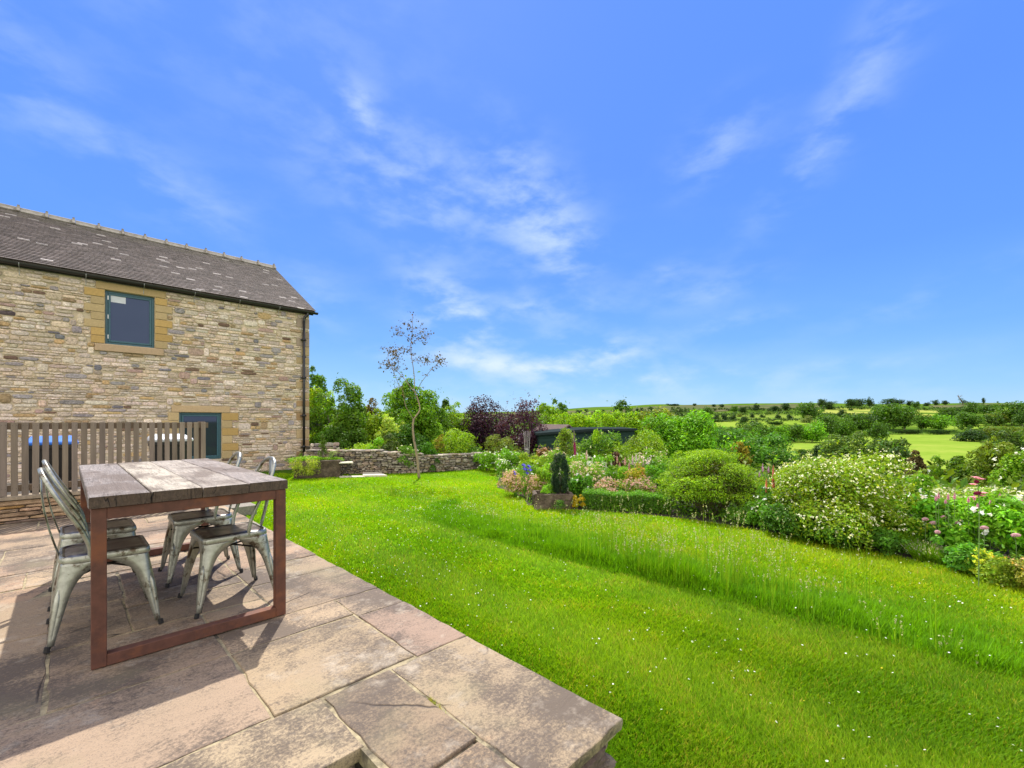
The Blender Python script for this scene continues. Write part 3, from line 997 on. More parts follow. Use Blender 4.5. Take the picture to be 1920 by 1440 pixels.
# ------------------------------------------------------------------ picket fence on its stone plinth
def build_fence():
    FYd = 7.1
    pl = thing('stone_plinth', 'low coursed brown stone wall with a timber coping under the picket fence', 'wall', (0, 0, 0))
    rng = np.random.default_rng(3)
    mb = MB()
    masonry(mb, np.array([-2.4, FYd, -.0]), ex, ez, -ey, 3.74, .245, rng, hmin=.028, hmax=.055, wmin=.16, wmax=.6, gap=.006, depth=.03, tints=STONE_TINTS * np.array([.6, .5, .38]))
    mb.box((-2.4, FYd + .004, -.3), (1.34, FYd + .22, .25), (.10, .08, .06))
    mb.build('stone_courses', MAT['dry_stone'], pl)
    cp = MB().box((-2.42, FYd - .05, .252), (1.36, FYd + .2, .287), (.26, .21, .15)).build('coping', MAT['fence_timber'], pl)
    bevel(cp, .004)
    fe = thing('picket_fence', 'grey brown weathered wooden picket fence between the patio and the barn', 'fence', (0, 0, 0))
    x = -2.4
    while x < 1.30:
        p = MB()
        w = .0515 + rng.normal() * .0015
        t = np.array((.185, .15, .12)) * rng.uniform(.8, 1.2) * np.array([1, 1, rng.uniform(.92, 1.05)])
        h = 1.076 + rng.normal() * .0012
        lean = rng.normal() * .002
        V = [(x, FYd, .292), (x + w, FYd, .292), (x + w, FYd + .018, .292), (x, FYd + .018, .292), (x + lean, FYd, h), (x + w + lean, FYd, h), (x + w + lean, FYd + .018, h), (x + lean, FYd + .018, h)]
        p.add(V, [(0, 3, 2, 1), (4, 5, 6, 7), (0, 1, 5, 4), (1, 2, 6, 5), (2, 3, 7, 6), (3, 0, 4, 7)], t)
        for zz in (1.045, .37):
            for xx in (.012, w - .012):
                p.tube([(x + xx, FYd + .003, zz), (x + xx, FYd - .0025, zz)], .0028, 6, (.05, .045, .04))
        bevel(p.build('picket', MAT['fence_timber'], fe), .002, 1)
        x += .0765
    for z0, z1 in ((1.0, 1.07), (.335, .405)):
        MB().box((-2.42, FYd + .02, z0), (1.355, FYd + .055, z1), (.14, .105, .075)).build('rail', MAT['fence_timber'], fe)
    for px in (-1.15, -.48, 1.29):
        MB().box((px - .035, FYd + .057, .289), (px + .035, FYd + .127, 1.083), (.16, .12, .09)).build('post', MAT['fence_timber'], fe)
    # wheelie bins in the yard behind
    for x0, lid, lab in ((-.36, 'blue_plastic', 'black wheelie bin with a bright blue lid behind the pickets'), (.87, 'grey_plastic', 'black wheelie bin with a pale grey lid behind the pickets, near the lower window')):
        b = thing('wheelie_bin', lab, 'bin', (x0 + .24, 8.35, 0), 0, 'wheelie bins behind the fence')
        zg = -.16
        m = MB()
        m.loops([[(-.17, -.22, zg + .04), (.17, -.22, zg + .04), (.17, .2, zg + .04), (-.17, .2, zg + .04)], [(-.20, -.25, zg + .5), (.20, -.25, zg + .5), (.20, .26, zg + .5), (-.20, .26, zg + .5)], [(-.225, -.275, zg + .92), (.225, -.275, zg + .92), (.225, .3, zg + .92), (-.225, .3, zg + .92)]])
        m.box((-.235, -.29, zg + .90), (.235, .31, zg + .945))
        m.tube([(-.22, .36, zg + .93), (.22, .36, zg + .93)], .015, 8)
        m.box((-.2, .3, zg + .91), (-.16, .37, zg + .94)).box((.16, .3, zg + .91), (.2, .37, zg + .94))
        bevel(m.build('body', MAT['black_plastic'], b), .012)
        l = MB()
        l.loops([[(-.24, -.30, zg + .947), (.24, -.30, zg + .947), (.24, .32, zg + .947), (-.24, .32, zg + .947)], [(-.24, -.305, zg + .985), (.24, -.305, zg + .985), (.24, .33, zg + 1.0), (-.24, .33, zg + 1.0)], [(-.2, -.24, zg + 1.02), (.2, -.24, zg + 1.02), (.2, .27, zg + 1.05), (-.2, .27, zg + 1.05)]])
        bevel(l.build('lid', MAT[lid], b), .012)
        for sx in (-.2, .2):
            MB().tube([(sx - .025, .22, zg + .1), (sx + .025, .22, zg + .1)], .1, 14).build('wheel', MAT['rubber'], b)


surf('yard_gravel', (.2, .18, .15), .95, scale=40, var=.4, bump=1, bscale=120)
yard = MB().box((-4.2, 7.33, -.4), (2.0, 13.38, -.16)).build('yard', MAT['yard_gravel'])
tag(yard, kind='structure')
build_fence()


# ------------------------------------------------------------------ dining table
def build_table():
    t = thing('dining_table', 'rusty steel framed table with a top of weathered oak planks on the patio', 'table', (0, 0, 0))
    rng = np.random.default_rng(2)
    X = [.068, .285, .485, .69, .888]
    tin = [(.20, .175, .165), (.36, .32, .26), (.28, .245, .21), (.21, .18, .165)]
    mb = MB()
    Y0, Y1 = 2.66, 4.655
    for i in range(4):
        x0, x1 = X[i] + .0022, X[i + 1] - .0022
        ys = np.linspace(Y0 + rng.normal() * .003, Y1 + rng.normal() * .003, 25)
        wob0 = np.cumsum(rng.normal(0, .0007, 25))
        wob1 = np.cumsum(rng.normal(0, .0007, 25))
        wob0 = wob0 - np.linspace(wob0[0], wob0[-1], 25)
        wob1 = wob1 - np.linspace(wob1[0], wob1[-1], 25)
        L = []
        for y, a, b in zip(ys, wob0, wob1):
            top = .763 + rng.normal() * .0006 + .0012 * (i % 2)
            L.append([(x0 + a, y, .713), (x1 + b, y, .713), (x1 + b, y, top - .004), (x1 + b - .004, y, top), ((x0 + x1) / 2, y, top + .0005), (x0 + a + .004, y, top), (x0 + a, y, top - .004)])
        ends = np.array((.075, .052, .038))  # dark end wood, with the shade on the front edge put into the tint
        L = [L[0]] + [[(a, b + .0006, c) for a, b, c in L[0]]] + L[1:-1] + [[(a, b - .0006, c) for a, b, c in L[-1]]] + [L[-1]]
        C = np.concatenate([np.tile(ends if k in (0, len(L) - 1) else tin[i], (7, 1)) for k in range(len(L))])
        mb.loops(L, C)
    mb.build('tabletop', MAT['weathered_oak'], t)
    s = .052
    x0, x1 = .078, .878
    for y in (2.672, 4.585):
        f = MB()
        f.box((x0, y, 0.004), (x0 + s, y + s, .711)).box((x1 - s, y, .004), (x1, y + s, .711))
        f.box((x0 + s, y, .004), (x1 - s, y + s, .004 + s)).box((x0 + s, y, .711 - s), (x1 - s, y + s, .711))
        bevel(f.build('leg_frame', MAT['rust_steel'], t), .0035)
    for x in (x0 + .004, x1 - s + .002):
        MB().box((x, 2.672 + s, .665), (x + .046, 4.585, .7105)).build('side_rail', MAT['rust_steel'], t)


build_table()


# ------------------------------------------------------------------ metal cafe chairs
def rounded(w0, w1, d0, d1, r, n=5):
    """outline of the seat: back edge w0 wide at x=d0, front edge w1 wide at x=d1"""
    C = [(d1, w1 / 2), (d0, w0 / 2), (d0, -w0 / 2), (d1, -w1 / 2)]
    P = []
    for i in range(4):
        c = np.array(C[i])
        a = np.array(C[i - 1]) - c
        b = np.array(C[(i + 1) % 4]) - c
        a /= np.linalg.norm(a)
        b /= np.linalg.norm(b)
        rr = r if C[i][0] == d1 else r * 1.9
        p0, p1 = c + a * rr, c + b * rr
        for k in range(n + 1):
            q = k / n
            P.append((1 - q) ** 2 * p0 + 2 * q * (1 - q) * c + q * q * p1)
    return np.array(P)


def build_chair():
    root = thing('metal_chair', 'near chair', 'chair')
    H = .42
    O = rounded(.33, .345, -.175, .175, .035)
    c = O.mean(0)

    def lp(f, z, dx=0):
        Q = c + (O - c) * f
        return np.column_stack([Q, np.full(len(Q), z)])
    m = MB()
    m.loops([lp(1.0, H - .034), lp(1.012, H - .028), lp(1.0, H - .012), lp(.985, H - .002), lp(.955, H), lp(.93, H - .001)], cap1=False, cap0=False)
    seat = m.build('seat', MAT['chair_metal'], root, smooth=True)
    p = MB()
    dish = [lp(.93, H - .001), lp(.90, H - .006), lp(.85, H - .008), lp(.82, H - .0035), lp(.45, H - .007), lp(.1, H - .009)]
    p.loops(dish, cap0=False)
    p.build('seat_panel', MAT['seat_metal'], seat, smooth=True)
    # four pressed legs, each an angle opening inwards and flaring into the apron
    for sx in (1, -1):
        for sy in (1, -1):
            leg = MB()
            L = []
            for z in np.concatenate([np.linspace(H - .03, H - .12, 8), np.linspace(H - .15, .02, 8)]):
                t = (H - .03 - z) / (H - .03)
                cx = sx * (.166 + (.215 - .166) * t)
                cy = sy * (.163 + (.215 - .163) * t)
                fl = .021 + .047 * (1 - t) ** 1.1 + .105 * math.exp(-((t / .13) ** 1.25))
                r = .022 * (1 - .5 * t)
                ln = min(fl, .17)
                bow = .006 * math.sin(math.pi * min(1, t * 1.1))
                sec = [(cx - sx * ln, cy + sy * .0 - sy * .004), (cx - sx * (ln * .55), cy + sy * bow), (cx - sx * r, cy + sy * 0.0), (cx - sx * r * .3, cy - sy * r * .3), (cx, cy - sy * r), (cx + sx * bow, cy - sy * (ln * .55)), (cx - sx * .004, cy - sy * ln)]
                L.append([(a, b, z) for a, b in sec])
            k = 7
            V = np.concatenate([np.array(l) for l in L])
            F = [(i * k + j, i * k + j + 1, (i + 1) * k + j + 1, (i + 1) * k + j) for i in range(len(L) - 1) for j in range(k - 1)]
            leg.add(V, F)
            # raised stiffening rib down the outer corner
            rp = []
            for t in np.linspace(.3, .97, 8):
                z = (H - .03) * (1 - t)
                rp.append((sx * (.166 + .049 * t - .008), sy * (.163 + .052 * t - .008), z))
            leg.tube(rp, [.004, .011, .013, .012, .011, .010, .009, .008], 6)
            lo = leg.build('leg', MAT['chair_metal'], root, smooth=True)
            so = lo.modifiers.new('sheet', 'SOLIDIFY')
            so.thickness = .0025
            so.offset = 0
            MB().tube([(sx * .2115, sy * .2115, .024), (sx * .2135, sy * .2135, .0)], [.011, .0125], 8).build('foot', MAT['rubber'], lo)
    hoop = [(-.06, .158, H - .02), (-.068, .162, H + .05), (-.1, .166, H + .14), (-.15, .164, H + .24), (-.193, .148, H + .325), (-.222, .112, H + .39), (-.236, .06, H + .422), (-.24, 0, H + .43)]
    P = spline(hoop + [(x, -y, z) for x, y, z in hoop[-2::-1]], 5)
    MB().tube(P, .0105, 8).build('back_hoop', MAT['chair_metal'], root, smooth=True)
    sp = []
    for x, z, w in ((-.172, H - .02, .052), (-.186, H + .03, .056), (-.208, H + .12, .062), (-.226, H + .22, .068), (-.236, H + .32, .074), (-.238, H + .425, .08)):
        sp.append([(x - .0015, -w / 2, z), (x + .003, -w / 4, z), (x + .004, 0, z), (x + .003, w / 4, z), (x - .0015, w / 2, z), (x - .004, w / 4, z), (x - .003, 0, z), (x - .004, -w / 4, z)])
    MB().loops(sp).build('back_splat', MAT['chair_metal'], root, smooth=True)
    b = MB()
    for sy in (1, -1):
        b.tube([(.155, .155 * sy, H - .115), (0, 0, H - .095 - .004 * sy), (-.155, -.155 * sy, H - .115)], .0055, 6)
    b.build('cross_brace', MAT['dark_iron'], root)
    return root


def copy_tree(o, parent=None):
    c = o.copy()
    COL.objects.link(c)
    c.parent = parent
    for ch in list(o.children):
        copy_tree(ch, c)
    return c


chair = build_chair()
CH = [(.150, 3.25, 0.0, 'metal chair left of the table, the one nearer the camera'),
      (.148, 3.90, .01, 'metal chair left of the table, the one farther from the camera'),
      (.718, 3.19, math.pi + .03, 'metal chair right of the table, the one nearer the camera'),
      (.690, 3.87, math.pi - .03, 'metal chair right of the table, the one farther from the camera')]
for i, (x, y, r, lab) in enumerate(CH):
    o = chair if i == 0 else copy_tree(chair)
    o.location = (x, y, .002)
    o.rotation_euler = (0, 0, r)
    tag(o, lab, 'chair', 'worn metal chairs round the table')
# ------------------------------------------------------------------ foliage
def unit(a):
    return a / (np.linalg.norm(a, axis=-1, keepdims=True) + 1e-9)


def cloud_points(rng, clumps, n, lo=-.45, shell=.22):
    """points and outward normals over a set of ellipsoid clumps (x,y,z,rx,ry,rz)"""
    C = np.asarray(clumps, float)
    A = (C[:, 3] * C[:, 4] + C[:, 3] * C[:, 5] + C[:, 4] * C[:, 5])
    k = rng.choice(len(C), n, p=A / A.sum())
    d = unit(rng.normal(size=(n, 3)))
    d[:, 2] = np.where(d[:, 2] < lo, -d[:, 2], d[:, 2])
    r = 1 - np.abs(rng.normal(0, shell, n))
    r = np.clip(r + rng.exponential(.05, n), .1, 1.35)
    P = C[k, :3] + d * r[:, None] * C[k, 3:6]
    return P, unit(d / C[k, 3:6]), k


def add_leaves(mb, rng, P, N, size, asp=.5, tint=1.0, var=.25, hue=.12, wild=.8, up=.35, kt=None, droop=0.0):
    """a folded rhombus per leaf"""
    n = len(P)
    sz = size * rng.uniform(.6, 1.35, n)
    nr = unit(N + rng.normal(size=(n, 3)) * wild + np.array([0, 0, up]))
    t = unit(np.cross(nr, rng.normal(size=(n, 3))))
    t[:, 2] -= droop
    t = unit(t)
    b = unit(np.cross(nr, t))
    L, Wd = sz[:, None], (sz * asp)[:, None]
    V = np.stack([P - t * L * .5, P + b * Wd * .5 + nr * Wd * .12, P + t * L * .5, P - b * Wd * .5 + nr * Wd * .12], 1)
    g = rng.normal(1, var, n).clip(.45, 1.8)
    h = rng.normal(0, hue, n)
    base = np.asarray(tint, float) * np.ones(3)
    c = base * g[:, None] * np.stack([1 + h, np.ones(n), 1 - h * .5], 1)
    if kt is not None:
        c = c * kt[:, None]
    C = np.repeat(c.clip(.02, 3), 4, 0)
    i = np.arange(n)[:, None] * 4
    mb.V.append(V.reshape(-1, 3))
    mb.C.append(C)
    mb.F.append(i + np.arange(4) + mb.n)
    mb.n += 4 * n


def envelope(rng, w, d, h, z0, n, rad, kind='round'):
    """clump centres filling a crown envelope w x d x h standing on z0"""
    out_ = []
    ph = rng.uniform(0, 6.28)
    while len(out_) < n:
        p = rng.uniform(-1, 1, 3)
        q = np.linalg.norm(p) * (1 + .16 * math.sin(2.3 * math.atan2(p[1], p[0]) + ph) + .10 * math.sin(5 * math.atan2(p[1], p[0]) + 4 * p[2] + ph * 2))
        if kind == 'hedge':
            p[2] = rng.uniform(-1, .85)
        if kind == 'round' and q > 1:
            continue
        if kind == 'dome' and (q > 1 or p[2] < -.35):
            continue
        if kind == 'cone':
            if math.hypot(p[0], p[1]) > (1 - (p[2] + 1) / 2) ** .8:
                continue
        if kind == 'column':
            if math.hypot(p[0], p[1]) > 1 or (p[2] > .5 and math.hypot(p[0], p[1]) > 1.2 - p[2] * 1.0):
                continue
        if kind in ('round', 'dome') and q < .45:
            continue
        r = rad * rng.uniform(.5, 1.45)
        zz = (p[2] + 1) / 2 if kind != 'dome' else (p[2] + .35) / 1.35
        m = 1 - r * (.75 if kind != 'hedge' else .3)
        out_.append((p[0] * w / 2 * m, p[1] * d / 2 * m, z0 + h * (.02 + r * .4 + zz * (1 - r * .85)), r * w / 2, r * d / 2, r * h / 2 * 1.1 * max(.6, min(1.6, w / max(h, .01)))))
    return out_


def limbs(mb, rng, base, top, r0, n, spread, k=7, col=(1, 1, 1)):
    """a trunk with limbs reaching into the crown"""
    base, top = np.array(base, float), np.array(top, float)
    mid = (base + top) / 2 + rng.normal(0, spread * .05, 3) * np.array([1, 1, 0])
    P = spline([base, mid, top], 4)
    mb.tube(P, np.linspace(r0, r0 * .35, len(P)), k, col)
    for i in range(n):
        t = rng.uniform(.35, .95)
        a = rng.uniform(0, 2 * math.pi)
        s = base + (top - base) * t
        e = s + np.array([math.cos(a) * spread, math.sin(a) * spread, spread * rng.uniform(.3, 1.0)])
        m = (s + e) / 2 + np.array([0, 0, -spread * .08])
        Q = spline([s, m, e], 3)
        mb.tube(Q, np.linspace(r0 * .45, r0 * .08, len(Q)), 5, col)


GREEN = {'mid': (.050, .115, .014), 'dark': (.022, .055, .014), 'bright': (.10, .24, .014), 'lime': (.19, .33, .02), 'yew': (.10, .205, .010), 'olive': (.09, .125, .022), 'blue': (.035, .085, .045), 'gold': (.30, .30, .02), 'grey': (.14, .19, .10)}


def fit_to(P, w, d, h, ref=None):
    """stretch a cloud of leaf points so that its outline has the measured size"""
    R_ = P if ref is None else ref
    sx = (w / 2) / np.percentile(np.abs(R_[:, 0]), 98.5)
    sy = (d / 2) / np.percentile(np.abs(R_[:, 1]), 98.5)
    sz = h / np.percentile(R_[:, 2], 99.3)
    P *= np.array([sx, sy, sz])


def bush(name, label, cat, u, w, wpx, vtop, vbot, colour, n=4000, leaf=.05, kind='dome', rad=.3, nc=26, zg=None, seed=0, depth=None, asp=.5, var=.25, hue=.12, wild=.8, up=.35, shell=.22,
         flower=None, group=None, stem=True, droop=0, sprays=0, second=None, rz=None):
    """a shrub placed by bearing, distance, width and top as measured; flower=(colour, count, size, label-less part name)"""
    rng = np.random.default_rng(seed + int(u * 7 + w * 13))
    x, y = spot(u, w)
    g = zt(x, y) + .004 if zg is None else zg
    zb = rise(vbot, w)
    if zg is None:
        zb = g
    W_ = metres(wpx, w)
    h = rise(vtop, w) - g
    dz = zb - g
    root = thing(name, label, cat, (x, y, g), rng.uniform(0, 6) if rz is None else rz, group)
    cl = envelope(rng, W_, depth or W_ * .9, h * .97, 0.0, nc, rad, kind)
    P, N, k = cloud_points(rng, cl, n, shell=shell)
    if sprays:
        # loose shoots standing out of the outline
        for _ in range(sprays):
            c = cl[rng.integers(len(cl))]
            a = unit(rng.normal(size=3) * np.array([.7, .7, .25]) + np.array([0, 0, .9]))
            L = rng.uniform(.6, 1.25) * W_ * .2
            m = max(4, int(L / leaf * 1.6))
            q = np.array(c[:3]) + a * np.array([c[3], c[4], c[5]]) * .8
            t = rng.uniform(0, 1, m)
            Q = q + a * (t * L)[:, None] + rng.normal(0, leaf * .45, (m, 3))
            P = np.concatenate([P, Q])
            N = np.concatenate([N, np.tile(a, (m, 1))])
            k = np.concatenate([k, np.zeros(m, int)])
    P[:, 2] = np.abs(P[:, 2])
    fit_to(P, W_, depth or W_ * .9, h)
    kt = np.random.default_rng(seed + 5).uniform(.78, 1.25, len(cl))[k]
    mb = MB()
    add_leaves(mb, rng, P, N, leaf, asp, 1.0, var, hue, wild, up, kt, droop)
    if second is not None:
        kk = rng.random(len(P)) < second[1]
        ratio = np.array(second[0]) / np.array(colour)
        m2 = np.repeat(kk, 4)
        mb.C[-1][m2] = mb.C[-1][m2] * ratio
    mb.build('foliage', MAT['leaf'], root, colour=colour)
    if stem:
        s = MB()
        for i in range(5):
            a = rng.uniform(0, 6.28)
            e = np.array([math.cos(a) * W_ * .22, math.sin(a) * W_ * .22, h * .6])
            Q = spline([e * np.array([.15, .15, 0]) + np.array([0, 0, -.03]), e * np.array([.4, .4, .5]), e], 3)
            s.tube(Q, np.linspace(.012 + .012 * h, .004 + .002 * h, len(Q)), 5)
        s.build('branches', MAT['bark'], root)
    if flower:
        fc, fn, fs = flower[:3]
        FP, FN, fk = cloud_points(rng, cl, fn, lo=-.1, shell=.04)
        FP[:, 2] = np.abs(FP[:, 2])
        fit_to(FP, W_, depth or W_ * .9, h)
        FP = FP * 1.035 + FN * fs * .6
        fb = MB()
        # each bloom: a few petals round one centre
        pe = flower[3] if len(flower) > 3 else 5
        PP = np.repeat(FP, pe, 0) + rng.normal(0, fs * .32, (fn * pe, 3))
        NN = np.repeat(FN, pe, 0)
        add_leaves(fb, rng, PP, NN, fs * .8, .8, 1.0, .12, .04, .5, .5)
        fb.build('flowers', MAT['petal'], root, colour=fc)
    return root


# ------------------------------------------------------------------ far trees: a few crowns, reused at each tree's own size
def unit_tree(kind, seed, n=1700, trunk=.18):
    rng = np.random.default_rng(seed)
    cr = MB()
    if kind == 'cone':
        cl = envelope(rng, 1, 1, .97, .02, 30, .22, 'cone')
    elif kind == 'column':
        cl = envelope(rng, 1, 1, .97, .02, 30, .3, 'column')
    elif kind == 'hedge':
        cl = [(rng.uniform(-.42, .42), rng.uniform(-.3, .3), rng.uniform(.25, .7), .14, .2, .25) for _ in range(26)]
    elif kind == 'bush':
        cl = envelope(rng, 1, 1, .97, .0, 26, .3, 'dome')
    else:
        cl = envelope(rng, 1, 1, 1 - trunk * .8, trunk * .8, 40, .27, 'round')
    P, N, k = cloud_points(rng, cl, n, lo=-.6, shell=.2)
    P[:, 2] = np.abs(P[:, 2])
    fit_to(P, 1, 1, 1)
    kt = rng.uniform(.75, 1.25, len(cl))[k]
    add_leaves(cr, rng, P, N, .062, .8, 1.0, .22, .1, .7, .35, kt)
    # inner leaves so the crown is not hollow
    Q, M_, k2 = cloud_points(rng, [(c[0] * .6, c[1] * .6, c[2] * .85 + .06, c[3], c[4], c[5]) for c in cl], n // 3, lo=-1, shell=.4)
    add_leaves(cr, rng, np.column_stack([Q[:, :2], np.abs(Q[:, 2])]), M_, .09, .8, .85, .2, .1, .9, 0)
    tr = MB()
    limbs(tr, rng, (0, 0, -.03), (0, 0, .62), .028 if kind != 'bush' else .02, 6, .25, 6)
    a = cr.build('crown', MAT['leaf'])
    b = tr.build('trunk', MAT['bark'])
    ma, mb_ = a.data, b.data
    bpy.data.objects.remove(a)
    bpy.data.objects.remove(b)
    return ma, mb_


PROTO = {}
for kd, cnt in (('oak', 5), ('bush', 4), ('hedge', 2), ('cone', 1), ('column', 1)):
    PROTO[kd] = [unit_tree(kd, 100 + 17 * i + len(kd), trunk=(.16, .1, .22, .05, .12)[i % 5]) for i in range(cnt)]

far_count = 0


def far_tree(u, vt, vb, wpx, label, col='mid', kind='oak', w=None, name=None, cat='tree', group=None, sink=.3):
    global far_count
    rng = np.random.default_rng(int(u * 31 + vb * 7))
    if w is None:
        x, y, w = on_hill(u, vb)
    else:
        x, y = spot(u, w)
    g = zt(x, y) - sink
    W_, h = metres(wpx * (1.06 if kind in ('oak', 'bush') else 1.05), w), rise(vt, w) - g
    if kind in ('oak', 'bush'):
        g -= h * .12
        h *= 1.13
    nm = name or {'oak': 'oak_tree', 'bush': 'hawthorn_bush', 'hedge': 'hedgerow', 'cone': 'conifer_tree', 'column': 'tall_tree'}[kind]
    r = thing(nm, label, cat, (x, y, g), 0 if kind == 'hedge' else rng.uniform(0, 6.28), group)
    if kind == 'hedge':
        r.rotation_euler = (0, 0, math.atan2(RT[1], RT[0]))
    r.scale = (W_, W_ if kind != 'hedge' else max(3, W_ * .12), h)
    crown, trunk = PROTO[kind][far_count % len(PROTO[kind])]
    far_count += 1
    c = GREEN[col] if isinstance(col, str) else col
    o = bpy.data.objects.new('crown', crown)
    link(o, r)
    j = rng.uniform(.85, 1.15)
    o.color = (c[0] * j, c[1] * j, c[2], 1)
    link(bpy.data.objects.new('trunk', trunk), r)
    return r


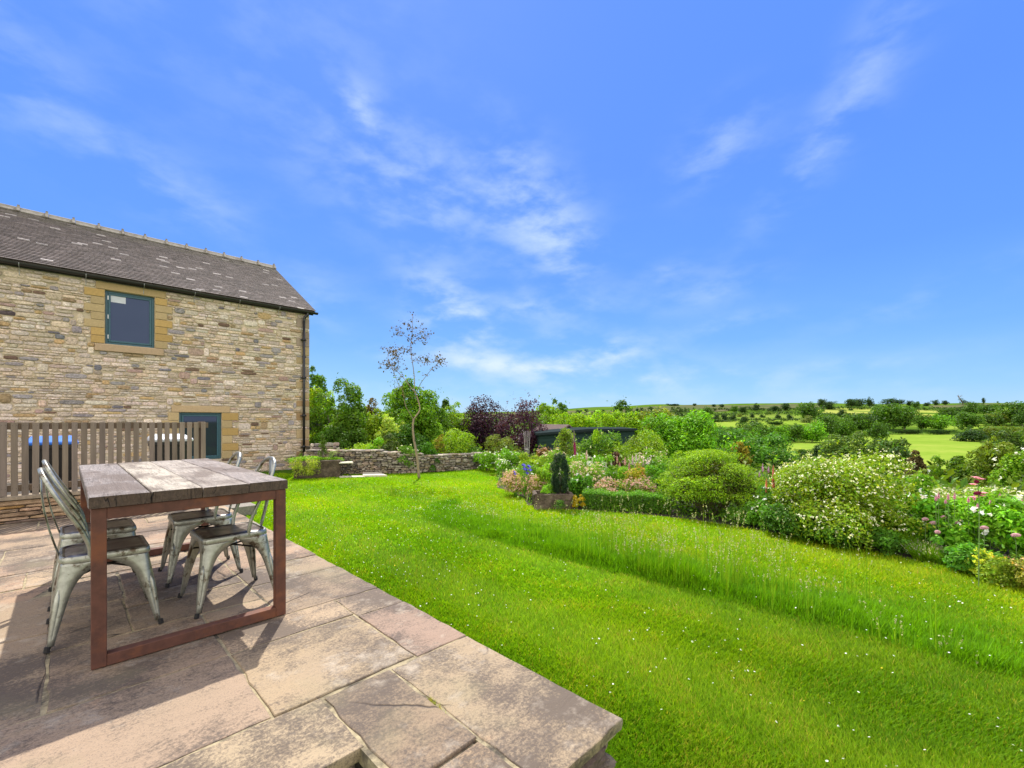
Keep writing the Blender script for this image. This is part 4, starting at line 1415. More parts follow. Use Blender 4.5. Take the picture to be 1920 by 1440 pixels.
FAR = [
    # u, top, foot, width, label, colour, kind
    (1516, 755.5, 791, 40, 'large round tree standing alone on the hillside left of the yellow field', 'mid', 'oak'),
    (1512, 779, 793, 19, 'pale bush at the foot of the large round hillside tree', 'grey', 'bush'),
    (1542, 748.5, 766.5, 17, 'left tree of the touching skyline pair at the yellow field', 'dark', 'oak'),
    (1556, 752, 768, 20, 'right tree of the touching skyline pair at the yellow field', 'dark', 'oak'),
    (1597, 748.5, 766, 22, 'left half of the wide dark skyline clump above the yellow field', 'dark', 'oak'),
    (1611, 748, 766, 22, 'right half of the wide dark skyline clump above the yellow field', 'dark', 'oak'),
    (1630, 744.5, 764, 14, 'tallest narrow tree on the skyline, right of the wide dark clump', 'dark', 'column'),
    (1641, 758, 765, 12, 'low dark bush beside the tallest narrow skyline tree', 'dark', 'bush'),
    (1418.6, 756, 772, 13, 'pointed dark tree on the far slope, left of the lone round tree', 'dark', 'cone'),
    (1472, 756, 771, 15, 'squarish dark tree on the far slope just left of the lone round tree', 'dark', 'oak'),
    (1453, 761, 772, 16, 'low wide tree on the far slope left of the squarish one', 'dark', 'bush'),
    (1459, 777, 786, 11, 'small round bush in the olive pasture, second from the lone tree', 'dark', 'bush'),
    (1480, 775.5, 787.5, 13, 'round dark bush in the olive pasture nearest the lone tree', 'dark', 'bush'),
    (1430, 776.5, 783.5, 10, 'small bush in the middle of the olive pasture', 'dark', 'bush'),
    (1410, 776, 783.5, 10, 'small bush at the left of the olive pasture', 'dark', 'bush'),
    (1443, 771, 777, 8, 'tiny bush at the upper edge of the olive pasture', 'olive', 'bush'),
    (1396, 778.5, 794.5, 16, 'dark bush with a square top at the left end of the pasture', 'dark', 'bush'),
    (1373, 776, 787, 13, 'round dark bush in the row along the lower pasture edge', 'dark', 'bush'),
    (1358, 776, 790, 16, 'dark thorn bush second from the left in the pasture edge row', 'dark', 'bush'),
    (1342, 777, 791, 17, 'dark thorn bush at the left end of the pasture edge row', 'dark', 'bush'),
    (1387, 775, 782, 10, 'small pale bush above the pasture edge row', 'olive', 'bush'),
    (1453, 789.5, 798.5, 32, 'low dark hedge of thorn across the pasture above the valley trees', 'dark', 'hedge'),
    (1414, 789, 800, 18, 'short piece of thorn hedge left of the long low one', 'dark', 'bush'),
    (1578, 767, 782, 15, 'small dark pointed tree at the lower edge of the yellow field', 'dark', 'oak'),
    (1543, 766.5, 772, 6, 'tiny thorn at the left end of the yellow field', 'dark', 'bush'),
    (1595, 765, 770, 7, 'tiny thorn on the dividing line of the yellow fields', 'dark', 'bush'),
    (1523, 791, 829.5, 45, 'pale green spreading tree with a dark ivy clad trunk beside the bright field', 'bright', 'oak'),
    (1438, 798, 831, 34, 'broad tree at the left end of the wood above the bright field', 'mid', 'oak'),
    (1462, 797, 830, 34, 'second tree of the wood above the bright field', 'bright', 'oak'),
    (1488, 797, 829, 34, 'third tree of the wood, left of the pale ivy clad tree', 'mid', 'oak'),
    (1553, 778, 822, 42, 'tall leafy tree right of the pale ivy clad tree', 'mid', 'oak'),
    (1580, 783, 819, 36, 'rounded tree in the middle of the wood behind the bright field', 'mid', 'oak'),
    (1606, 776, 817, 40, 'tall dark tree in the wood below the yellow field', 'mid', 'oak'),
    (1632, 778, 816, 34, 'right hand tree of the wood below the yellow field', 'dark', 'oak'),
    (1668, 758, 806, 54, 'huge spreading tree in the middle of the valley side, left crown', 'mid', 'oak'),
    (1696, 762, 806, 46, 'huge spreading tree in the middle of the valley side, right crown', 'mid', 'oak'),
    (1673, 747, 762, 32, 'long low dark crown on the skyline above the huge spreading tree', 'dark', 'oak'),
    (1648, 794, 832, 31, 'bright leafy tree with a dark foot at the left end of the bright field', 'mid', 'oak'),
    (1706, 751, 761, 10, 'small round skyline tree right of the long low crown', 'dark', 'oak'),
    (1718, 753, 768, 12, 'pale skyline tree beside the small round one', 'mid', 'oak'),
    (1738.5, 754, 761.5, 11, 'low dark skyline bush above the small yellow field', 'dark', 'bush'),
    (1754, 749.5, 760.5, 10, 'flat topped skyline tree on a thin trunk', 'dark', 'oak'),
    (1772, 751, 760.5, 10, 'round skyline tree left of the windblown one', 'dark', 'oak'),
    (1822, 754, 775, 30, 'broad dark tree on the upper slope below the windblown skyline tree', 'mid', 'oak'),
    (1819, 774, 805, 42, 'broad umbrella shaped tree in the upper right of the valley', 'mid', 'oak'),
    (1762, 778, 808.5, 42, 'bright many limbed tree above the dark hedge of the bright field', 'bright', 'oak'),
    (1730, 777, 806, 24, 'narrower tree left of the bright many limbed one', 'mid', 'oak'),
    (1779, 765, 789, 36, 'wide tree behind the bright many limbed one', 'mid', 'oak'),
    (1800, 765, 772, 14, 'low bush beside the broad dark upper tree', 'dark', 'bush'),
    (1853, 759, 779, 30, 'pale tree on the upper slope at the right', 'mid', 'oak'),
    (1897, 754, 797, 52, 'tall full tree near the right edge on the upper slope', 'mid', 'oak'),
    (1872, 772, 797, 32, 'pale loose tree left of the tall full one at the right', 'olive', 'oak'),
    (1918, 768, 800, 26, 'tree cut by the right edge of the view on the upper slope', 'mid', 'oak'),
    (1700, 805, 815, 60, 'dark field hedge along the top of the bright field, left part', 'dark', 'hedge'),
    (1762, 805, 815, 66, 'dark field hedge along the top of the bright field, right part', 'dark', 'hedge'),
    (1820, 806, 828, 46, 'thick dark bush at the right corner of the bright field', 'dark', 'bush'),
    (1850, 800, 822, 48, 'rounded hawthorn behind the thick dark corner bush', 'olive', 'bush'),
    (1895, 799, 822, 52, 'pale hawthorn at the right edge behind the corner bushes', 'olive', 'bush'),
    (1532, 835, 864, 30, 'dark thorn bush at the near left corner of the bright field', 'dark', 'bush'),
    (1505, 848, 864, 18, 'low dark scrub left of the thorn bush at the field corner', 'dark', 'bush'),
    (1505, 842, 851, 34, 'low grassy hedge bank in the left part of the bright field', 'mid', 'hedge'),
    (1324, 763, 786, 26, 'tall tree rising behind the hill wood on the left', 'mid', 'oak'),
    (1377, 761, 775, 13, 'tree on the slope above the pasture bushes', 'mid', 'oak'),
    (1394, 762, 774, 16, 'dark tree on the slope, neighbour of the pointed one', 'dark', 'oak'),
    (1302, 756.5, 762, 7, 'lone tiny tree on the skyline above the hill wood', 'dark', 'oak'),
    (1338, 758, 763.5, 8, 'tiny skyline tree, first of two together', 'dark', 'oak'),
    (1353, 757.5, 764, 9, 'tiny skyline tree, second of two together', 'dark', 'oak'),
    (1262, 757, 762, 24, 'thin dark skyline copse on the left hill', 'dark', 'hedge'),
    (1367, 802, 824, 26, 'bushy tree behind the dome shaped garden tree', 'mid', 'bush'),
    (1410, 792, 816, 36, 'wide soft tree on the far side of the valley above the dome shaped tree', 'mid', 'oak'),
    (1425, 803, 830, 30, 'tree at the foot of the valley wood beside the dome shaped tree', 'bright', 'oak'),
    (1085, 768, 775, 12, 'small dark tree on the left skyline above the sheds', 'dark', 'oak'),
    (1099, 767, 774, 9, 'dark skyline tree right of the small one above the sheds', 'dark', 'oak'),
    (1117, 767.5, 774, 7, 'round skyline tree standing alone above the sheds', 'dark', 'oak'),
    (1131, 768, 774, 6, 'smallest round skyline tree above the sheds', 'dark', 'oak'),
]
for t in FAR:
    far_tree(*t[:5], col=t[5], kind=t[6])

# windblown tree and the thin dead one on the right skyline
x, y, w = on_hill(1806, 760)
t = thing('windblown_tree', 'windblown tree leaning left with bare topmost twigs on the right skyline', 'tree', (x, y, zt(x, y) - .3))
rng = np.random.default_rng(77)
mb = MB()
s = metres(1, w)
tr = MB()
ax = np.array([RT[0], RT[1], 0])
P = spline([(0, 0, 0), tuple(-ax * 2 * s + np.array([0, 0, 6 * s])), tuple(-ax * 8 * s + np.array([0, 0, 14 * s])), tuple(-ax * 10 * s + np.array([0, 0, 19 * s]))], 4)
tr.tube(P, np.linspace(1.2 * s, .2 * s, len(P)), 6)
for k in range(7):
    e = P[-3] + ax * rng.uniform(-6, 12) * s + np.array([0, 0, rng.uniform(-1, 5) * s])
    tr.tube(spline([P[-5], (P[-5] + e) / 2 + np.array([0, 0, s]), e], 3), np.linspace(.3 * s, .08 * s, 7), 5)
tr.build('trunk', MAT['bark'], t)
cl = [tuple(ax * a * s) [0:2] + (b * s, 4 * s, 4 * s, 3.2 * s) for a, b in ((6, 4), (3, 6), (-1, 7), (-4, 10), (9, 3), (-2, 4))]
P, N, k = cloud_points(rng, cl, 500)
add_leaves(mb, rng, P, N, 1.2 * s, .8)
mb.build('crown', MAT['leaf'], t, colour=GREEN['dark'])
far_tree(1844, 746, 758, 5, 'small spindly skyline tree standing alone near the right edge', 'dark', 'oak')


# woods that read as one mass
def wood(name, label, pts, n, leaf, col, seed=1):
    """pts: (u, top, foot, width) lobes; their leaves make one object"""
    rng = np.random.default_rng(seed)
    mb = MB()
    for u, vt, vb, wp in pts:
        x, y, w = on_hill(u, vb)
        g = zt(x, y)
        W_, h = metres(wp, w), rise(vt, w) - g
        cl = [(x + c[0], y + c[1], g + c[2], c[3], c[4], c[5]) for c in envelope(rng, W_, W_ * .7, h, 0, 12, .33, 'dome')]
        P, N, k = cloud_points(rng, cl, n, shell=.12)
        add_leaves(mb, rng, P, N, leaf * w, .8, rng.uniform(.75, 1.25), .2, .1, .7, .4)
    o = mb.build(name, MAT['leaf'], colour=col)
    tag(o, label, 'wood', kind='stuff')


rng = np.random.default_rng(12)
L = []
for u in range(1196, 1330, 7):
    L.append((u + rng.uniform(-2, 2), 765 + rng.uniform(-3, 2), 778 + rng.uniform(-3, 3), 16))
for u in range(1180, 1330, 10):
    L.append((u + rng.uniform(-2, 2), 773 + rng.uniform(-3, 2), 787 + rng.uniform(-3, 3), 20))
wood('hill_wood', 'continuous dark wood along the left hillside above the garden hedge', L, 160, .0030, (.045, .085, .032), 4)
L = []
for u in range(1335, 1520, 9):
    L.append((u + rng.uniform(-3, 3), 797 + rng.uniform(-4, 5), 826 + rng.uniform(-4, 4), 26))
for u in range(1535, 1655, 9):
    L.append((u + rng.uniform(-3, 3), 788 + rng.uniform(-4, 5), 816 + rng.uniform(-3, 2), 24))
for u in range(1790, 1925, 10):
    L.append((u + rng.uniform(-4, 4), 777 + rng.uniform(-6, 5), 796 + rng.uniform(-4, 4), 24))
wood('valley_wood', 'continuous belt of mixed trees filling the valley above the bright field', L, 260, .0034, (.05, .105, .018), 14)
L = []
for u in range(1330, 1530, 9):
    L.append((u + rng.uniform(-4, 4), 764 + rng.uniform(-2, 2), 770 + rng.uniform(-2, 2), 13))
for u in range(1000, 1200, 12):
    L.append((u, 773 + rng.uniform(-2, 2), 783, 18))
wood('hillside_scrub', 'scattered scrub and field hedges high on the far hillside', L, 90, .0028, (.05, .085, .036), 5)
L = [(u + rng.uniform(-2, 2), v - 4 + rng.uniform(-1.5, 1), v + 2, 17) for a, b, va, vb in ((1335, 1530, 790, 787), (1330, 1520, 778, 775), (1530, 1660, 778, 779), (1700, 1800, 783, 781), (1640, 1760, 768, 768), (1760, 1920, 768, 760), (1530, 1660, 766, 766)) for u in range(a, b, 8) for v in [va + (vb - va) * (u - a) / (b - a)]]
wood('field_hedges', 'thin dark hedges and bushes along the field edges across the valley', L, 60, .0026, (.04, .08, .018), 15)
L = []
for u in range(1560, 1920, 11):
    L.append((u + rng.uniform(-5, 5), 800 + rng.uniform(-6, 4), 812 + rng.uniform(-2, 4), 15)) if not (1660 < u < 1800) else None
L = [a for a in L if a]
wood('valley_scrub', 'rough scrub filling the gaps between the valley trees', L, 120, .0034, GREEN['mid'], 6)

# ------------------------------------------------------------------ trees and tall shrubs just beyond the garden
near = [
    # name,label,cat,u,w,wpx,vtop,vbot,colour,n,leaf,kind
    ('dome_tree', 'dark green dome shaped tree beyond the clipped mound, with layered foliage', 'tree', 1400, 24, 120, 811, 885, (.045, .12, .018), 9000, .16, 'dome', .26, 44),
    ('leafy_tree', 'bright green spreading tree between the shed and the valley', 'tree', 1287, 19, 130, 779, 870, (.085, .205, .012), 11000, .13, 'dome', .27, 46),
    ('rust_shrub', 'brownish red leaved shrub at the left foot of the dome shaped tree', 'shrub', 1378, 20, 46, 834, 890, (.15, .13, .03), 2600, .12, 'dome', .3, 18),
    ('hedge_tree', 'rust tipped hawthorn behind the right end of the green shed', 'tree', 1222, 22, 86, 773, 860, (.12, .15, .025), 7000, .13, 'dome', .27, 36),
    ('garden_hedge', 'bright green hedge behind the green shed, left half', 'hedge', 1075, 22, 76, 780, 850, (.15, .25, .014), 8000, .12, 'hedge', .24, 60),
    ('garden_hedge', 'bright green hedge behind the green shed, right half', 'hedge', 1150, 22, 84, 776, 850, (.14, .24, .014), 9000, .12, 'hedge', .22, 64),
    ('hazel_tree', 'yellow green tree just right of the purple trees', 'tree', 1022, 27, 56, 763, 840, (.11, .19, .016), 4500, .15, 'round', .28, 26),
    ('ash_tree', 'open crowned tree with sky gaps behind the hedge, right of the purple trees', 'tree', 1052, 33, 46, 754.5, 840, (.055, .12, .016), 2600, .2, 'round', .26, 24),
    ('elder_tree', 'dark leafy tree top showing above the middle of the hedge', 'tree', 1170, 34, 62, 756, 840, (.045, .10, .015), 3600, .19, 'round', .25, 26),
    ('purple_plum_tree', 'purple leaved tree, the left and denser one', 'tree', 904, 16.5, 90, 752, 850, (.034, .014, .060), 6500, .085, 'cone', .27, 40),
    ('purple_plum_tree', 'purple leaved tree, the right one with loose sprays above its crown', 'tree', 970, 16, 108, 758, 845, (.042, .016, .070), 7000, .085, 'dome', .27, 34),
    ('yellow_green_tree', 'rounded yellow green tree left of the purple trees', 'tree', 858, 17, 66, 763, 850, (.115, .20, .014), 6000, .09, 'round', .28, 30),
    ('tall_conifer', 'dark spire topped tree behind the rounded yellow green tree', 'tree', 836, 21, 40, 755, 850, (.035, .075, .02), 3600, .12, 'cone', .25, 30),
    ('sallow_tree', 'big glossy leaved tree behind the young tree', 'tree', 768, 14.5, 110, 722, 850, (.075, .155, .014), 12000, .095, 'round', .26, 52),
    ('spindle_shrub', 'pale variegated shrub between the two big leafy trees', 'shrub', 728, 13.2, 56, 783, 852, (.20, .27, .08), 4600, .06, 'round', .3, 24),
    ('plum_seedling', 'thin tree with dark red leaves in the gap between the big leafy trees', 'tree', 696, 16, 40, 752, 850, (.10, .075, .03), 1900, .09, 'cone', .26, 20),
    ('hedge_shrub', 'yellow green shrub in the gap between the big leafy trees', 'shrub', 704, 14.4, 52, 772, 852, (.14, .22, .02), 4000, .07, 'dome', .3, 24),
    ('apple_tree', 'broad leafy tree with a loose outline, nearest the barn corner', 'tree', 636, 14.2, 90, 720, 852, (.06, .125, .014), 10000, .085, 'round', .26, 46),
    ('ash_sapling', 'tall tree showing just right of the barn downpipe, above the dark boards', 'tree', 592, 19, 52, 699, 850, (.06, .125, .016), 4200, .12, 'round', .27, 30),
    ('lime_shrub', 'lime green shrub in front of the dark boarded screen', 'shrub', 602, 15.2, 50, 733, 790, (.20, .30, .018), 2800, .09, 'round', .3, 20),
    ('mixed_hedge', 'dark green hedge bush filling the gap behind the tree nearest the barn', 'hedge', 676, 17.5, 80, 772, 853, (.05, .115, .014), 5600, .09, 'dome', .27, 30),
    ('mixed_hedge', 'mid green hedge bush behind the big glossy leaved tree', 'hedge', 745, 18, 90, 765, 853, (.06, .125, .016), 6000, .09, 'dome', .27, 30),
    ('mixed_hedge', 'hedge bush behind the left purple tree', 'hedge', 890, 20, 80, 776, 853, (.06, .125, .016), 5200, .10, 'dome', .27, 30),
    ('mixed_hedge', 'hedge bush in the gap right of the right purple tree', 'hedge', 1000, 21, 60, 778, 853, (.07, .14, .018), 4600, .10, 'dome', .27, 28),
    ('mixed_hedge', 'dark green hedge bush between the wall and the rounded yellow green tree', 'hedge', 812, 15.5, 66, 764, 853, (.05, .11, .014), 5200, .08, 'dome', .27, 30),
]
for i, t in enumerate(near):
    nm, lab, cat, u, w, wp, vt, vb, col, n, leaf, kd, rad, nc = t
    kd = 'dome' if kd == 'round' else kd
    bush(nm, lab, cat, u, w, wp * 1.14, vt - 3, vb, tuple(c * (1.3 if col[1] > col[0] else 1.1) for c in col), int(n * 1.5), leaf, kd, rad * .92, int(nc * 1.4), seed=i + 40, sprays=int(14 + wp / 4), shell=.24, rz=math.atan2(RT[1], RT[0]) if kd == 'hedge' else None, depth=1.6 if kd == 'hedge' else None)

# sprays over the right purple tree are its own top shoots
rowB = [
    ('golden_shrub', 'fresh lime green shrub above the right part of the dry stone wall', 'shrub', 852, 13.2, 74, 808, 866, (.15, .25, .015), 5200, .05, 'dome', .28, 26, None),
    ('bronze_shrub', 'shrub with bronze and green leaves above the middle of the dry stone wall', 'shrub', 826, 12.9, 34, 818, 862, (.15, .14, .03), 1800, .05, 'dome', .3, 16, None),
    ('fern_clump', 'dark glossy mound of leaves just right of the young tree trunk', 'shrub', 806, 12.2, 44, 832, 858, (.045, .13, .012), 2600, .05, 'dome', .3, 18, None),
    ('rosemary_bush', 'upright grey green rosemary bush behind the dry stone wall', 'shrub', 730, 12.1, 32, 816, 856, (.07, .11, .06), 3200, .04, 'column', .3, 18, None),
    ('fern_clump', 'bright yellow green low foliage on the wall top, left of the rosemary', 'plant', 668, 12.2, 70, 834, 852, (.19, .31, .015), 3800, .045, 'dome', .3, 22, None),
    ('fern_clump', 'fresh green clump between the yellow green foliage and the rosemary', 'plant', 704, 12.1, 34, 823, 855, (.10, .23, .012), 2200, .05, 'dome', .3, 16, None),
    ('shade_shrub', 'dark undergrowth shrub behind the stone trough', 'shrub', 612, 13.4, 66, 806, 856, (.05, .125, .014), 4600, .055, 'dome', .3, 24, None),
    ('shade_shrub', 'dark undergrowth shrub below the apple tree', 'shrub', 652, 13.2, 66, 800, 852, (.045, .10, .014), 4600, .06, 'dome', .3, 24, None),
    ('white_campion', 'pale leaved plant with small white flowers right of the rosemary', 'plant', 762, 11.8, 36, 838, 860, (.10, .2, .04), 1800, .04, 'dome', .3, 14, ((.8, .8, .76), 14, .035)),
    ('dark_shrub', 'dark leafy shrub behind the rosemary', 'shrub', 766, 13.3, 78, 800, 856, (.035, .095, .014), 5200, .06, 'dome', .28, 26, None),
    ('dark_shrub', 'dark green shrub at the right end of the dry stone wall', 'shrub', 880, 13.3, 46, 838, 870, (.05, .125, .02), 2600, .045, 'dome', .3, 18, None),
    ('orange_shrub', 'yellow and orange tipped shrub beyond the end of the dry stone wall', 'shrub', 904, 14, 56, 852, 872, (.26, .26, .02), 3200, .045, 'dome', .3, 18, ((.55, .22, .03), 22, .04)),
    ('heather_bush', 'low rounded brownish green bush in front of the purple trees', 'shrub', 938, 14.6, 58, 818, 862, (.12, .16, .05), 4200, .045, 'dome', .3, 22, None),
    ('white_flower_clump', 'tall white flowered plants at the left end of the far bed', 'plant', 915, 12.3, 56, 850, 879, (.12, .25, .02), 3200, .05, 'dome', .3, 18, ((.8, .82, .78), 70, .035)),
    ('white_flower_clump', 'tall white flowered plants near the middle of the far bed', 'plant', 962, 11.6, 62, 845, 880, (.11, .24, .025), 3600, .05, 'dome', .3, 20, ((.8, .82, .78), 80, .034)),
    ('white_flower_clump', 'single white flower stems at the lawn tip of the far bed', 'plant', 943, 10.2, 12, 866, 900, (.12, .25, .03), 260, .05, 'column', .35, 8, ((.8, .82, .78), 12, .04)),
    ('pink_dark_shrub', 'dark red leaved plant with tiny pink flowers left of the dark topiary tip', 'plant', 1022, 11, 46, 842, 880, (.12, .07, .04), 2400, .05, 'dome', .3, 16, ((.75, .45, .45), 50, .03)),
    ('lime_leaf_plant', 'soft yellow green leafy plant behind the blue irises', 'plant', 1000, 10.2, 46, 852, 900, (.20, .29, .03), 2800, .05, 'dome', .3, 18, None),
    ('raspberry_shrub', 'broad leafy yellow green shrub in front of the right end of the green shed', 'shrub', 1196, 11.6, 128, 815, 885, (.13, .215, .015), 9000, .06, 'dome', .25, 40, None),
    ('rose_shrub', 'dark leaved shrub with a tall yellow green shoot in front of the shed', 'shrub', 1125, 11.8, 80, 814, 880, (.07, .15, .02), 5000, .06, 'dome', .28, 26, ((.75, .8, .5), 10, .04)),
    ('lime_shoot', 'tall lime green shoot standing up before the shed wall', 'plant', 1120, 11.5, 16, 808, 850, (.20, .33, .02), 900, .055, 'column', .35, 10, None),
    ('spirea_shrub', 'dense fresh green shrub left of the clipped mound', 'shrub', 1232, 7.7, 46, 872, 940, (.085, .21, .02), 3800, .035, 'dome', .28, 22, None),
]
for i, t in enumerate(rowB):
    nm, lab, cat, u, w, wp, vt, vb, col, n, leaf, kd, rad, nc, fl = t
    bush(nm, lab, cat, u, w, wp * 1.06, vt - 2, vb, tuple(c * 1.1 for c in col), int(n * 1.3), leaf, kd, rad, nc, seed=i + 90, sprays=int(4 + wp / 8), flower=fl)
# ------------------------------------------------------------------ trees on the slope below the right side of the garden
slope = [
    ('slope_tree', 'soft grey green tree rising behind the left half of the white flowering shrub', 'tree', 1592, 34, 104, 812, 905, (.075, .135, .035), 7500, .2, 'dome', .25, 40),
    ('slope_tree', 'grey green tree rising behind the middle of the white flowering shrub', 'tree', 1660, 31, 84, 824, 915, (.06, .115, .03), 6500, .19, 'dome', .25, 36),
    ('slope_tree', 'darker tree behind the right shoulder of the white flowering shrub', 'tree', 1692, 28, 60, 838, 920, (.045, .095, .025), 4200, .17, 'dome', .27, 28),
    ('copper_conifer', 'reddish brown leaning conifer with a drooping top in front of the bright field', 'tree', 1716, 26, 36, 846, 930, (.075, .055, .04), 2600, .14, 'cone', .25, 24),
    ('slope_shrub', 'sharp outlined green shrub right of the leaning conifer', 'shrub', 1786, 17, 62, 856, 950, (.085, .165, .014), 5200, .10, 'dome', .28, 30),
    ('slope_shrub', 'pale loose shrub between the leaning conifer and the sharp outlined shrub', 'shrub', 1750, 18, 62, 880, 950, (.12, .16, .05), 4200, .10, 'dome', .3, 26),
    ('slope_tree', 'large olive green tree near the right edge with a deep shaded foot', 'tree', 1872, 15, 96, 834, 950, (.10, .15, .02), 9500, .095, 'dome', .25, 46),
    ('elder_shrub', 'fresh green shrub at the right edge with flat cream flower heads', 'shrub', 1918, 12, 92, 850, 950, (.12, .22, .02), 6500, .08, 'dome', .27, 34),
    ('slope_tree', 'dark tree above the large olive green one at the right edge', 'tree', 1900, 30, 100, 808, 900, (.05, .095, .02), 6500, .18, 'dome', .25, 36),
    ('slope_tree', 'yellow green treetop left of the large olive green one', 'tree', 1862, 24, 44, 824, 900, (.14, .19, .02), 4000, .14, 'dome', .27, 28),
    ('slope_shrub', 'dark low shrub on the slope below the dome shaped tree', 'shrub', 1450, 22, 70, 868, 930, (.05, .10, .02), 4200, .12, 'dome', .28, 28),
    ('slope_shrub', 'mid green shrub on the slope behind the coral lupins', 'shrub', 1500, 20, 60, 872, 930, (.06, .13, .015), 4000, .11, 'dome', .28, 28),
    ('slope_shrub', 'dark shrub on the slope behind the clipped mound', 'shrub', 1340, 15, 90, 846, 900, (.05, .11, .014), 4800, .09, 'dome', .28, 30),
]
for i, t in enumerate(slope):
    nm, lab, cat, u, w, wp, vt, vb, col, n, leaf, kd, rad, nc = t
    fl = ((.75, .75, .6), 26, .09) if nm == 'elder_shrub' else None
    bush(nm, lab, cat, u, w, wp * .97, vt + 1, vb, tuple(c * 1.05 for c in col), int(n * 1.4), leaf, kd, rad, int(nc * 1.2), seed=i + 140, sprays=int(10 + wp / 6), flower=fl, shell=.25)

# rough herbage covering the slope under and between them
def herbage(name, label, cells, leaf, colour, cat='undergrowth', seed=3, h=(.1, .5), nleaf=16, flower=None):
    rng = np.random.default_rng(seed)
    mb = MB()
    x = rng.uniform(cells[0], cells[1], cells[4])
    y = rng.uniform(cells[2], cells[3], cells[4])
    if len(cells) > 5:
        k = cells[5](x, y)
        x, y = x[k], y[k]
    g = terrain(x, y)
    n = len(x)
    P = np.repeat(np.column_stack([x, y, g]), nleaf, 0)
    hh = np.repeat(rng.uniform(h[0], h[1], n), nleaf)
    P = P + np.column_stack([rng.normal(0, .12, n * nleaf), rng.normal(0, .12, n * nleaf), hh * rng.uniform(.05, 1, n * nleaf)])
    kt = np.repeat(rng.uniform(.7, 1.3, n), nleaf)
    N = rng.normal(size=P.shape) + np.array([0, 0, .8])
    add_leaves(mb, rng, P, unit(N), leaf, .5, 1.0, .25, .15, .6, .4, kt)
    o = mb.build(name, MAT['leaf'], colour=colour)
    tag(o, label, cat, kind='stuff')
    return o


herbage('slope_undergrowth', 'rough undergrowth covering the slope beyond the garden', (9, 34, -8, 22, 5200, lambda x, y: (x * FW[0] + y * FW[1] < 30) & (x > 8.5 + .0 * y)), .16, (.075, .135, .022), seed=8, h=(.1, .9), nleaf=14)
herbage('far_undergrowth', 'scrubby undergrowth on the lower slope towards the valley', (20, 90, -34, 66, 5200, lambda x, y: (x * FW[0] + y * FW[1] > 28) & (x * FW[0] + y * FW[1] < 80)), .42, (.06, .115, .02), seed=9, h=(.3, 2.2), nleaf=12)

herbage('bed_ground_cover', 'low mixed green leaves covering the soil of the flower bed', (5.2, 12.4, -2.8, 11.8, 6800, lambda x, y: inside([(a + .12, b) for a, b in bed_poly], x, y) & (x > 5.3)), .045, (.085, .175, .02), seed=18, h=(.03, .22), nleaf=16)
herbage('wall_top_plants', 'mixed low leaves filling the raised bed behind the dry stone wall', (4.6, 9.2, 9.9, 15, 2600, lambda x, y: (y > 11.9 - (x - 4.5) * .62) & (x * FW[0] + y * FW[1] > 11.9)), .06, (.08, .17, .02), seed=19, h=(.25, .6), nleaf=16)

